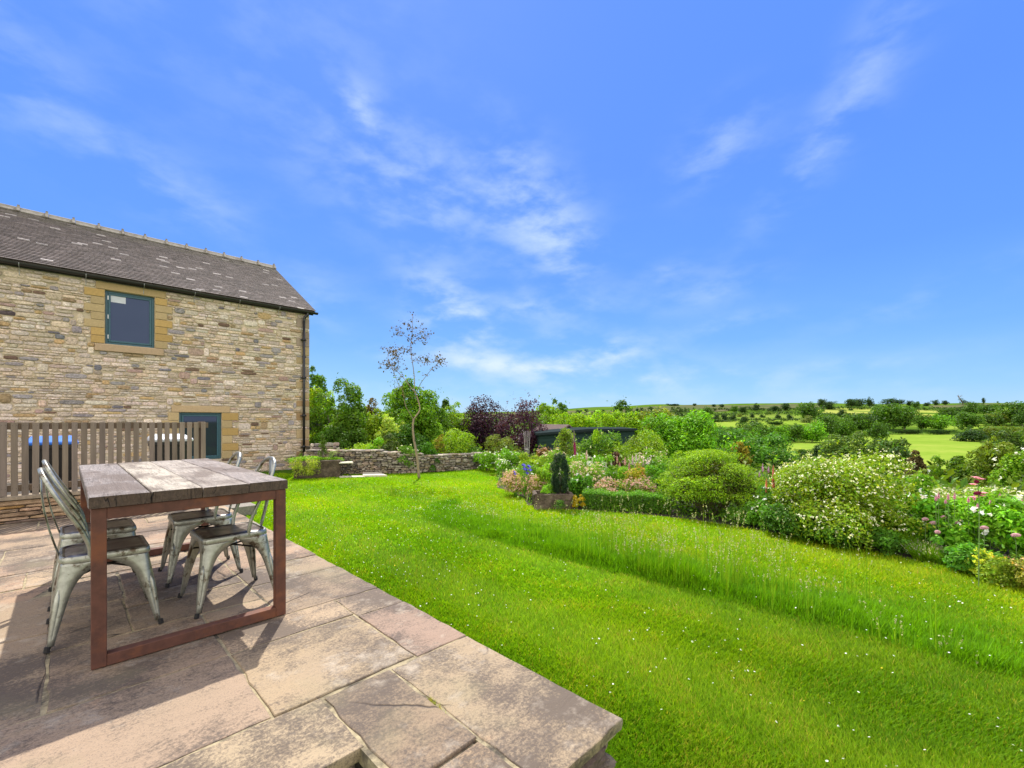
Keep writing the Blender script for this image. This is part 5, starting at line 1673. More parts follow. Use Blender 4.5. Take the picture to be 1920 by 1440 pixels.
# ------------------------------------------------------------------ sheds, screen
def build_sheds():
    P1, P2, P3 = spot(1011, 14.2), spot(1102, 15.2), spot(1189, 16.4)
    z1, z2, z3 = rise(812, 14.2), rise(804, 15.2), rise(803.5, 16.4)
    g = -1.1
    r = thing('garden_shed', 'long dark green boarded shed with a low felt roof behind the flower bed', 'shed', (0, 0, 0))
    back = np.array([FW[0], FW[1]]) * 2.4
    w = MB()
    n = 14
    for (a, b, za, zb) in ((P1, P2, z1, z2), (P2, P3, z2, z3)):
        a, b = np.array(a), np.array(b)
        nn = unit(np.array([b[1] - a[1], -(b[0] - a[0])]))
        if nn.dot(FW) > 0:
            nn = -nn
        for k in range(n):
            t0, t1 = k / n, (k + 1) / n
            V = []
            for (p, zz) in ((a, za - .06), (b, zb - .06)):
                for t, o_ in ((t0, .022), (t1, .006)):
                    V.append((*(p + nn * o_), g + (zz - g) * t))
                for t in (t1, t0):
                    V.append((*(p - nn * .02), g + (zz - g) * t))
            w.add(V, [(0, 1, 2, 3), (7, 6, 5, 4), (0, 4, 5, 1), (1, 5, 6, 2), (2, 6, 7, 3), (3, 7, 4, 0)])
    for a, b in ((P1, P1 + back), (P3, P3 + back), (P1 + back, P3 + back)):
        a, b = np.array(a), np.array(b)
        d = unit(b - a)
        s_ = np.array([-d[1], d[0]]) * .02
        V = [(*(q + o_), z) for z in (g, z1 - .08) for q, o_ in ((a, s_), (b, s_), (b, -s_), (a, -s_))]
        w.add(V, [(0, 3, 2, 1), (4, 5, 6, 7), (0, 1, 5, 4), (1, 2, 6, 5), (2, 3, 7, 6), (3, 0, 4, 7)])
    w.build('boarded_wall', MAT['green_timber'], r)
    rf = MB()
    f = -FW * .14
    u1 = unit(np.array(P1) - np.array(P2)) * .12
    u3 = unit(np.array(P3) - np.array(P2)) * .12
    V = []
    for dz in (-.07, .0):
        V += [(*(np.array(P1) + f + u1), z1 + dz), (*(np.array(P2) + f), z2 + dz), (*(np.array(P3) + f + u3), z3 + dz), (*(np.array(P3) + back + u3), z3 + .02 + dz), (*(np.array(P2) + back), z2 + .02 + dz), (*(np.array(P1) + back + u1), z1 + .02 + dz)]
    rf.add(V, [(5, 4, 3, 2, 1, 0), (6, 7, 8, 9, 10, 11), (0, 1, 7, 6), (1, 2, 8, 7), (2, 3, 9, 8), (3, 4, 10, 9), (4, 5, 11, 10), (5, 0, 6, 11)])
    rf.build('roof', MAT['felt_roof'], r)
    # gabled shed behind
    x, y = spot(1040, 19)
    r2 = thing('gabled_shed', 'small brown gable ended shed peeping over the green shed beside the purple trees', 'shed', (x, y, 0), math.atan2(FW[1], FW[0]) + math.radians(25))
    hw = metres(19, 19)
    ze, zp = rise(808, 19), rise(795.5, 19)
    b = MB()
    b.loops([[(X, -hw, -1.6), (X, hw, -1.6), (X, hw, ze), (X, 0, zp - .05), (X, -hw, ze)] for X in (-1.0, 1.2)])
    b.build('wall', MAT['brown_timber'], r2)
    c = MB()
    for s_ in (-1, 1):
        c.loops([[(X, 0, zp), (X, 0, zp - .06), (X, s_ * (hw + .12), ze - .12), (X, s_ * (hw + .12), ze - .06)] for X in (-1.15, 1.3)])
    c.build('roof', MAT['brown_roof'], r2)
    # dark horizontal boarded screen beside the barn
    a, bb = np.array(spot(576, 15.9)), np.array(spot(618, 16.6))
    s = thing('boarded_screen', 'black horizontal boarded screen just right of the barn corner', 'fence', (0, 0, 0))
    m = MB()
    d = unit(bb - a)
    nn = np.array([d[1], -d[0]])
    nn = -nn if nn.dot(FW) > 0 else nn
    z = -.5
    while z < rise(750, 16):
        V = []
        for p in (a, bb):
            V += [(*(p + nn * .03), z), (*(p + nn * .012), z + .15), (*(p - nn * .012), z + .15), (*(p - nn * .012), z)]
        m.add(V, [(0, 1, 2, 3), (7, 6, 5, 4), (0, 4, 5, 1), (1, 5, 6, 2), (2, 6, 7, 3), (3, 7, 4, 0)])
        z += .172
    m.build('boards', MAT['black_timber'], s)
    for p in (a, (a + bb) / 2, bb):
        q = p - nn * .06
        MB().box((q[0] - .04, q[1] - .04, -.5), (q[0] + .04, q[1] + .04, rise(752, 16))).build('post', MAT['black_timber'], s)


build_sheds()


# ------------------------------------------------------------------ dry stone wall
def build_dry_wall():
    r = thing('dry_stone_wall', 'low curved dry stone retaining wall at the far edge of the lawn', 'wall', (0, 0, 0))
    rng = np.random.default_rng(21)
    P = spline([np.array(p) for p in WALLP] + [np.array((8.75, 9.95)), np.array((8.9, 10.5))], 6)
    H = lambda t: .60 - .26 * max(0, (t - .35)) / .65 + .04 * math.sin(t * 9)
    mb = MB()
    cum = np.concatenate([[0], np.cumsum(np.linalg.norm(np.diff(P, axis=0), axis=1))])
    tot = cum[-1]

    def pt(s):
        x, y = np.interp(s, cum, P[:, 0]), np.interp(s, cum, P[:, 1])
        x2, y2 = np.interp(s + .05, cum, P[:, 0]), np.interp(s + .05, cum, P[:, 1])
        x1, y1 = np.interp(s - .05, cum, P[:, 0]), np.interp(s - .05, cum, P[:, 1])
        d = unit(np.array([x2 - x1, y2 - y1]))
        return np.array([x, y]), d
    tints = np.array([(.34, .30, .25), (.40, .35, .28), (.28, .24, .20), (.36, .28, .22), (.45, .40, .33), (.22, .19, .17), (.30, .24, .16)])
    z = 0
    while z < .62:
        h = rng.uniform(.035, .075)
        s = rng.uniform(0, .1)
        while s < tot:
            wd = rng.uniform(.05, .19)
            c, d = pt(s + wd / 2)
            top = H(s / tot)
            if z + h * .5 < top:
                dd = np.array([d[0], d[1], 0])
                nn = np.array([d[1], -d[0], 0])
                capst = z + h * 1.5 > top
                o = np.array([c[0], c[1], LAWN_Z + z + h / 2 + rng.normal(0, .007)]) + (rng.normal(0, .01) - .01 * z) * nn
                hh = h * (rng.uniform(.8, 1.2))
                pillow(mb, o, dd, ez, nn, wd * (1.1 if capst else .97), hh * .97, .055 * rng.uniform(.6, 1.4), tints[rng.integers(7)] * rng.uniform(.55, 1.1), rng, back=.16 if not capst else .24)
            s += wd
        z += h
    L = []
    for s in np.linspace(0, tot, 26):
        c, d = pt(s)
        nn = np.array([d[1], -d[0]])
        a, b = c - nn * .01, c - nn * .28
        top = LAWN_Z + H(s / tot) - .05
        L.append([(a[0], a[1], LAWN_Z - .02), (a[0], a[1], top), (b[0], b[1], top), (b[0], b[1], LAWN_Z - .02)])
    mb.loops(L, (.06, .05, .04))
    mb.build('stones', MAT['dry_stone'], r)
    # soil held behind it
    L = []
    for s in np.linspace(0, tot, 26):
        c, d = pt(s)
        nn = np.array([d[1], -d[0]])
        a, b = c - nn * .281, c - nn * 1.5
        t = LAWN_Z + H(s / tot) - .06
        L.append([(a[0], a[1], t), (b[0], b[1], t), (b[0], b[1], LAWN_Z - .02), (a[0], a[1], LAWN_Z - .02)])
    tag(MB().loops(L).build('raised_bed_soil', MAT['soil']), kind='structure')
    # short higher stretch next to the barn
    q = thing('dry_stone_wall', 'short rough end of dry stone walling between the barn corner and the trough', 'wall', (0, 0, 0))
    m = MB()
    masonry(m, np.array([4.62, 12.2, LAWN_Z]), ex, ez, -ey, .8, .78, rng, hmin=.05, hmax=.10, wmin=.1, wmax=.24, gap=.005, depth=.04, tints=tints)
    m.box((4.62, 12.22, LAWN_Z), (5.42, 12.5, .40), (.06, .05, .04))
    m.build('stones', MAT['dry_stone'], q)


build_dry_wall()


# ------------------------------------------------------------------ stone trough planter
def trough(name, label, x, y, rz, L, D, H, th, tint=(1, 1, 1)):
    r = thing(name, label, 'planter', (x, y, LAWN_Z), rz)
    rng = np.random.default_rng(int(x * 10))

    def rr(l, d, z, j=.011):
        P = []
        for (ax, ay), (bx, by) in (((-l, -d), (l, -d)), ((l, -d), (l, d)), ((l, d), (-l, d)), ((-l, d), (-l, -d))):
            for k in range(7):
                t = k / 7
                P.append((ax + (bx - ax) * t + rng.normal() * j, ay + (by - ay) * t + rng.normal() * j, z + rng.normal() * j * .7))
        return P
    m = MB()
    l, d = L / 2, D / 2
    m.loops([rr(l * .97, d * .95, -.01), rr(l, d, .05), rr(l * 1.0, d, H * .6), rr(l * .995, d * .99, H - .02), rr(l - .02, d - .02, H, .004), rr(l - th, d - th, H - .005, .003), rr(l - th - .01, d - th - .01, H - .09, .003)], tint, cap1=False)
    o = m.build('trough', MAT['trough_stone'], r, smooth=False)
    MB().box((-l + th - .02, -d + th - .02, H - .16), (l - th + .02, d - th + .02, H - .055)).build('soil', MAT['soil'], r)
    return r


A, B = np.array((3.80, 11.04)), np.array((4.76, 10.66))
mid = (A + B) / 2
ang = math.atan2(B[1] - A[1], B[0] - A[0])
nb_ = np.array([-math.sin(ang), math.cos(ang)])
tc = mid + nb_ * .24
trough('stone_trough', 'large brown stone trough planter standing before the barn corner', tc[0], tc[1], ang, 1.03, .48, .43, .06)
bush('trailing_plant', 'small leaved yellow green creeper hanging over the front of the large trough', 'plant', 573, 10.48, 50, 860, 892, (.24, .30, .07), 3000, .024, 'hedge', .32, 20, zg=LAWN_Z + .04, seed=5, depth=.2, stem=False, flower=((.55, .5, .2), 50, .018), rz=ang)
bush('trailing_plant', 'bright green low plants filling the top of the large trough', 'plant', 592, 10.9, 92, 855, 868, (.17, .32, .03), 4200, .028, 'dome', .32, 20, zg=LAWN_Z + .37, seed=6, depth=.3, stem=False, rz=ang)
bush('dwarf_conifer', 'small columnar dark conifer growing in the large trough', 'plant', 605, 11.0, 17, 815, 865, (.07, .12, .03), 1900, .026, 'column', .35, 12, zg=LAWN_Z + .38, seed=7)
# fern fronds at the right of the conifer
x, y = spot(617, 10.95)
fr = thing('fern', 'lime green fern fronds arching from the right end of the large trough', 'plant', (x, y, LAWN_Z + .38))
rng = np.random.default_rng(4)
mb, st_ = MB(), MB()
for k in range(11):
    a = rng.uniform(-1.2, 1.9)
    Lf = rng.uniform(.18, .42)
    d = np.array([math.cos(a - .8), math.sin(a - .8), 0])
    Q = spline([(0, 0, 0), tuple(d * Lf * .3 + np.array([0, 0, Lf * .55])), tuple(d * Lf * .75 + np.array([0, 0, Lf * .8])), tuple(d * Lf * 1.15 + np.array([0, 0, Lf * .62]))], 5)
    st_.tube(Q, .0025, 4)
    s_ = np.cross(d, (0, 0, 1))
    for i in range(2, len(Q)):
        wl = .05 * math.sin(math.pi * i / len(Q)) + .012
        for sg in (-1, 1):
            p, q = Q[i], Q[i] + s_ * sg * wl + d * .015
            mb.add([p, (p + q) / 2 + d * .008, q, (p + q) / 2 - d * .008], [(0, 1, 2, 3)], (1, 1, 1))
mb.build('frond', MAT['leaf'], fr, colour=(.27, .40, .02))
st_.build('stalk', MAT['stalk'], fr)

# pale flat slab, little table, step stones
sl = thing('stone_slab', 'pale flat stone slab lying on the lawn before the dry stone wall', 'slab', (0, 0, 0))
rng = np.random.default_rng(8)
m = MB()
Q = [(5.30, 10.62), (5.06, 10.86), (5.50, 10.98), (5.98, 10.37), (5.74, 10.12)]
Q = [spot(680, 10.9), spot(726, 10.95), spot(708, 11.6), spot(680, 11.6)]
m.loops([[(a, b, LAWN_Z + z) for a, b in Q] for z in (-.02, .05)])
bevel(m.build('slab', MAT['pale_slab'], sl), .01)
sl = thing('stone_slab', 'narrow pale stone edging running from the small table to the flat slab', 'slab', (0, 0, 0))
m = MB()
Q = [spot(636, 10.75), spot(684, 10.85), spot(682, 11.05), spot(636, 10.98)]
m.loops([[(a, b, LAWN_Z + z) for a, b in Q] for z in (-.02, .025)])
bevel(m.build('slab', MAT['pale_slab'], sl), .008)
x, y = spot(648, 11.05)
tb = thing('small_table', 'small low table with a pale top and crossed black legs beside the trough', 'table', (x, y, LAWN_Z), ang)
m = MB()
m.box((-.16, -.16, .335), (.17, .16, .36))
bevel(m.build('tabletop', MAT['pale_slab'], tb), .004)
for sy in (-.12, .12):
    for sg in (1, -1):
        MB().tube([(-.13 * sg, sy, .335), (.0, sy + .004 * sg, .17), (.13 * sg, sy, 0)], .009, 6).build('leg', MAT['dark_iron'], tb)


# ------------------------------------------------------------------ young tree in the lawn
def build_young_tree():
    W0 = 10.67
    x0, y0 = spot(785, W0)
    r = thing('young_tree', 'slender young tree with sparse brown leaves standing on the lawn', 'tree', (x0, y0, LAWN_Z))
    R3 = np.array([RT[0], RT[1], 0])
    F3 = np.array([FW[0], FW[1], 0])
    rng = np.random.default_rng(15)

    def q(u, v, dep=0.0):
        return R3 * metres(u - 785, W0) + F3 * dep + np.array([0, 0, rise(v, W0) - LAWN_Z])
    S = .25
    tr = MB()
    # pixels from the zoom (560 + x/4, 560 + y/4)
    z = lambda a, b, d=0.0: q(560 + a / 4, 560 + b / 4, d)
    tr.tube(spline([z(903, 1350), z(893, 1230), z(878, 1130), z(862, 1040), z(856, 960), z(862, 905)], 5), np.linspace(.034, .024, 26), 8)
    lead = spline([z(862, 905), z(880, 880), z(905, 830, .05), z(893, 765, .05), z(865, 690, .05)], 5)
    tr.tube(lead, np.linspace(.022, .015, len(lead)), 7)
    br = [([z(862, 908), z(840, 860, -.1), z(815, 800, -.2), z(800, 700, -.25), z(775, 650, -.3), z(740, 570, -.3), z(728, 520, -.3)], .011),
          ([z(865, 690), z(862, 620, .1), z(850, 520, .15), z(838, 420, .1), z(835, 330, .1), z(850, 240, .05), z(855, 120, .0)], .012),
          ([z(865, 695), z(830, 660, .1), z(790, 610, .2), z(750, 570, .25), z(700, 520, .3), z(650, 480, .35), z(635, 410, .4), z(650, 350, .4)], .010),
          ([z(885, 700), z(920, 640, -.1), z(965, 590, -.2), z(1010, 545, -.3), z(1060, 500, -.35), z(1100, 490, -.4)], .008),
          ([z(845, 480), z(880, 455, .2), z(940, 470, .3), z(1000, 455, .35), z(1045, 440, .4)], .006),
          ([z(838, 400), z(800, 380, -.2), z(760, 400, -.3), z(735, 440, -.35), z(735, 520, -.4)], .006),
          ([z(835, 340), z(870, 300, .2), z(920, 270, .3), z(965, 265, .35)], .006),
          ([z(838, 310), z(800, 280, -.2), z(760, 250, -.3), z(725, 230, -.35)], .005),
          ([z(852, 230), z(820, 200, .2), z(790, 165, .3)], .004),
          ([z(852, 230), z(890, 230, -.1), z(925, 230, -.2)], .004),
          ([z(800, 380), z(740, 370, .3), z(690, 390, .4), z(640, 365, .5)], .005),
          ([z(700, 520), z(660, 505, .2), z(610, 520, .2)], .004),
          ([z(905, 690), z(930, 660), z(945, 665, .1)], .003)]
    pts = []
    for P, rad in br:
        Q = spline(P, 5)
        tr.tube(Q, np.linspace(rad, rad * .35, len(Q)), 5)
        m = len(Q)
        for k in range(int(m * .45), m):
            for _ in range(1):
                if rng.random() < .7:
                    a = unit(rng.normal(size=3) * np.array([1, 1, .6]) + np.array([0, 0, .15]))
                    L = rng.uniform(.06, .22)
                    e = Q[k] + a * L
                    tr.tube([Q[k], e], [rad * .22 + .0012, .001], 4)
                    for _ in range(rng.integers(2, 6)):
                        pts.append(Q[k] + a * L * rng.uniform(.4, 1.1) + rng.normal(0, .022, 3))
    # leafy sprays where the photograph shows them
    for (a, b, sx, sy, n) in ((720, 400, 45, 40, 62), (670, 490, 28, 22, 34), (735, 480, 14, 50, 30), (940, 460, 60, 26, 80), (1050, 445, 30, 30, 46), (1095, 490, 20, 20, 14), (920, 285, 45, 28, 56), (750, 250, 32, 38, 30), (850, 290, 30, 30, 22),
                              (850, 120, 14, 12, 8), (780, 185, 24, 20, 10), (870, 210, 36, 30, 12), (800, 390, 26, 22, 26), (640, 370, 22, 20, 10), (865, 420, 20, 20, 18), (770, 500, 34, 30, 12), (610, 520, 16, 12, 4), (935, 660, 10, 12, 5), (965, 260, 14, 20, 8), (945, 335, 12, 22, 6)):
        for _ in range(n):
            if rng.random() < .3:
                pts.append(z(a + rng.normal() * sx * .5, b + rng.normal() * sy * .5, rng.normal() * .12))
            pts.append(z(a + rng.normal() * sx * .7, b + rng.normal() * sy * .7, rng.normal() * .18))
    tr.build('trunk', MAT['pale_bark'], r, smooth=True)
    P = np.array(pts)
    lf = MB()
    add_leaves(lf, rng, P, unit(rng.normal(size=P.shape)), .047, .66, 1, .3, .15, .8, .1)
    lf.build('crown', MAT['leaf'], r, colour=(.06, .043, .022))


build_young_tree()


# ------------------------------------------------------------------ box hedge, clipped mound, topiary
def clipped(name, label, cat, path, hw, H, colour, n, leaf, seed, group=None):
    """low clipped hedge along a path"""
    rng = np.random.default_rng(seed)
    P = spline([np.array(p) for p in path], 8)
    r = thing(name, label, cat, (P[0][0], P[0][1], LAWN_Z), 0, group)
    o = P[0]
    cum = np.concatenate([[0], np.cumsum(np.linalg.norm(np.diff(P, axis=0), axis=1))])
    s = rng.uniform(0, cum[-1], n)
    c = np.column_stack([np.interp(s, cum, P[:, 0]), np.interp(s, cum, P[:, 1])]) - o
    d = np.column_stack([np.gradient(np.interp(s, cum, P[:, 0])), np.zeros(n)])
    k = np.clip(np.searchsorted(cum, s) - 1, 0, len(P) - 2)
    d = unit(P[k + 1] - P[k])
    nn = np.column_stack([d[:, 1], -d[:, 0]])
    a = rng.uniform(-1.25, 1.25, n)          # round the section: side, top, side
    a = np.where(rng.random(n) < .45, np.sign(a) * rng.uniform(.9, 1.57, n), a)
    lat = np.sign(np.sin(a)) * np.abs(np.sin(a)) ** .45
    vert = np.abs(np.cos(a)) ** .4
    side = np.abs(a) > .9
    zz = np.where(side, rng.uniform(.02, 1, n), vert)
    lump = 1 + .05 * np.sin(s * 9) + .04 * np.sin(s * 23 + 1)
    sh = (1 - np.abs(rng.normal(0, .10, n)))
    Q = np.column_stack([c + nn * (lat * hw * sh * lump)[:, None], zz * H * lump * np.where(side, 1, sh)])
    N = np.column_stack([nn * np.sin(a)[:, None], np.cos(a)])
    # top leaves tinted lighter than the sides, the backlit look put into colour
    mb = MB()
    add_leaves(mb, rng, Q, unit(N), leaf, .6, 1, .25, .12, .7, .4)
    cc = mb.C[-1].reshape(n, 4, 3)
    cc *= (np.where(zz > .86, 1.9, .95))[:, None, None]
    m = n // 3
    s2 = rng.uniform(0, cum[-1], m)
    c2 = np.column_stack([np.interp(s2, cum, P[:, 0]), np.interp(s2, cum, P[:, 1])]) - o
    k2 = np.clip(np.searchsorted(cum, s2) - 1, 0, len(P) - 2)
    d2 = unit(P[k2 + 1] - P[k2])
    n2 = np.column_stack([d2[:, 1], -d2[:, 0]])
    Q2 = np.column_stack([c2 + n2 * rng.uniform(-hw * .8, hw * .8, m)[:, None], rng.uniform(0, H * .88, m)])
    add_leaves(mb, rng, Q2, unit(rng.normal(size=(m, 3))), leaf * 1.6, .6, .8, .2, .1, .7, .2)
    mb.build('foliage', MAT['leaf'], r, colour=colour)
    st = MB()
    for t in np.arange(.1, cum[-1], .16):
        x, y = np.interp(t, cum, P[:, 0]) - o[0], np.interp(t, cum, P[:, 1]) - o[1]
        st.tube([(x, y, -.02), (x + .02, y, H * .7)], .006, 4)
    st.build('branches', MAT['bark'], r)
    return r


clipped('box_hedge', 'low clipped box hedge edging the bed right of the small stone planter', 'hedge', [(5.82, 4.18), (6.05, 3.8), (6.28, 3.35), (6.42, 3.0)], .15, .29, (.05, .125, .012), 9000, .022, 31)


def build_mound():
    """broad clipped evergreen mound: leaf pads over a dome with open dark gaps, foot in shade"""
    rng = np.random.default_rng(61)
    wv = 6.45
    x, y = spot(1332, wv + .25)
    r = thing('clipped_evergreen', 'big clipped bright green evergreen mound at the centre right of the flower bed', 'shrub', (x, y, LAWN_Z))
    Wd, H = metres(200, wv) / 2, rise(846, wv) - LAWN_Z
    cl = []
    n = 0
    while n < 125:
        d = unit(rng.normal(size=3))
        if d[2] < -.3:
            continue
        rr = rng.uniform(.62, .92)
        zc = .34 * H + d[2] * (H * .6) * rr
        # foliage stops short of the ground
        if zc < .2 * H:
            continue
        s = rng.uniform(.11, .19)
        cl.append((d[0] * Wd * rr * .98, d[1] * Wd * rr * .95, zc, s * 1.2, s * 1.2, s * .62))
        n += 1
    # raised crown tier
    for k in range(16):
        a = rng.uniform(0, 6.28)
        q = rng.uniform(0, .55)
        cl.append((math.cos(a) * Wd * q, math.sin(a) * Wd * q, H * (.93 - q * .12), .17, .17, .085))
    P, N, k = cloud_points(rng, cl, 36000, lo=-.5, shell=.12)
    kt = rng.uniform(.8, 1.25, len(cl))[k]
    mb = MB()
    add_leaves(mb, rng, P, N, .026, .42, 1, .25, .1, .75, .5, kt)
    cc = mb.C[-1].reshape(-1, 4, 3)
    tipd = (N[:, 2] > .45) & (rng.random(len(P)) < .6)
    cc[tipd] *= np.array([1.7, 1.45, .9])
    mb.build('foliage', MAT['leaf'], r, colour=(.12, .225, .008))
    st = MB()
    for i in range(16):
        a = rng.uniform(0, 6.28)
        e = np.array([math.cos(a) * Wd * .75, math.sin(a) * Wd * .75, H * rng.uniform(.35, .7)])
        st.tube(spline([e * np.array([.12, .12, 0]) - np.array([0, 0, .02]), e * np.array([.5, .5, .5]), e], 4), np.linspace(.03, .006, 9), 6)
    st.build('branches', MAT['bark'], r)
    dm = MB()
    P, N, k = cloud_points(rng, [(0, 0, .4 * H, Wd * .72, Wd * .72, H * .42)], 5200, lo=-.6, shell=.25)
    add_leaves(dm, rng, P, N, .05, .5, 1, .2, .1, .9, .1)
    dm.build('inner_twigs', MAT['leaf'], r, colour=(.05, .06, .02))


build_mound()

# small planter with its dark topiary
tp = (5.45, 4.62)
trough('stone_planter', 'small square brown stone planter at the lawn tip of the flower bed', 5.535, 4.575, math.radians(-42), .62, .44, .245, .05)
r = thing('topiary_conifer', 'dark blue green flame shaped conifer standing in the small square planter', 'conifer', (5.64, 4.50, LAWN_Z + .19))
rng = np.random.default_rng(71)
H = .635
cl = []
for k in range(120):
    t = rng.uniform(0, 1)
    rad = .172 * (math.sin(math.pi * (t * .80 + .10) ** .85) ** .6)
    a = rng.uniform(0, 6.28)
    q = rng.uniform(.55, .9)
    cl.append((math.cos(a) * rad * q, math.sin(a) * rad * q, .07 + t * H * .9, .032, .032, .062))
P, N, k = cloud_points(rng, cl, 24000, lo=-.9, shell=.15)
keep = P[:, 2] > .05
mb = MB()
add_leaves(mb, rng, P[keep], N[keep], .017, .35, 1, .25, .1, .5, .9, rng.uniform(.8, 1.25, len(cl))[k][keep])
mb.build('foliage', MAT['leaf'], r, colour=(.018, .042, .040))
MB().tube([(0, 0, -.05), (0, 0, .3)], .018, 8).build('branches', MAT['bark'], r)
bush('alpine_plant', 'orange tinged creeping plant spilling from the right side of the small planter', 'plant', 1083, 6.95, 26, 927, 955, (.34, .26, .02), 1500, .02, 'dome', .32, 12, seed=3, zg=LAWN_Z, stem=False)
bush('alpine_plant', 'fresh green leafy plant inside the left end of the small planter', 'plant', 1026, 7.2, 26, 908, 931, (.15, .32, .03), 900, .028, 'dome', .32, 12, seed=4, zg=LAWN_Z + .2, stem=False)
bush('alpine_plant', 'small green trailing plant on the front of the small planter', 'plant', 1047, 6.75, 22, 938, 957, (.06, .14, .03), 500, .02, 'dome', .32, 10, seed=4, zg=LAWN_Z, stem=False)

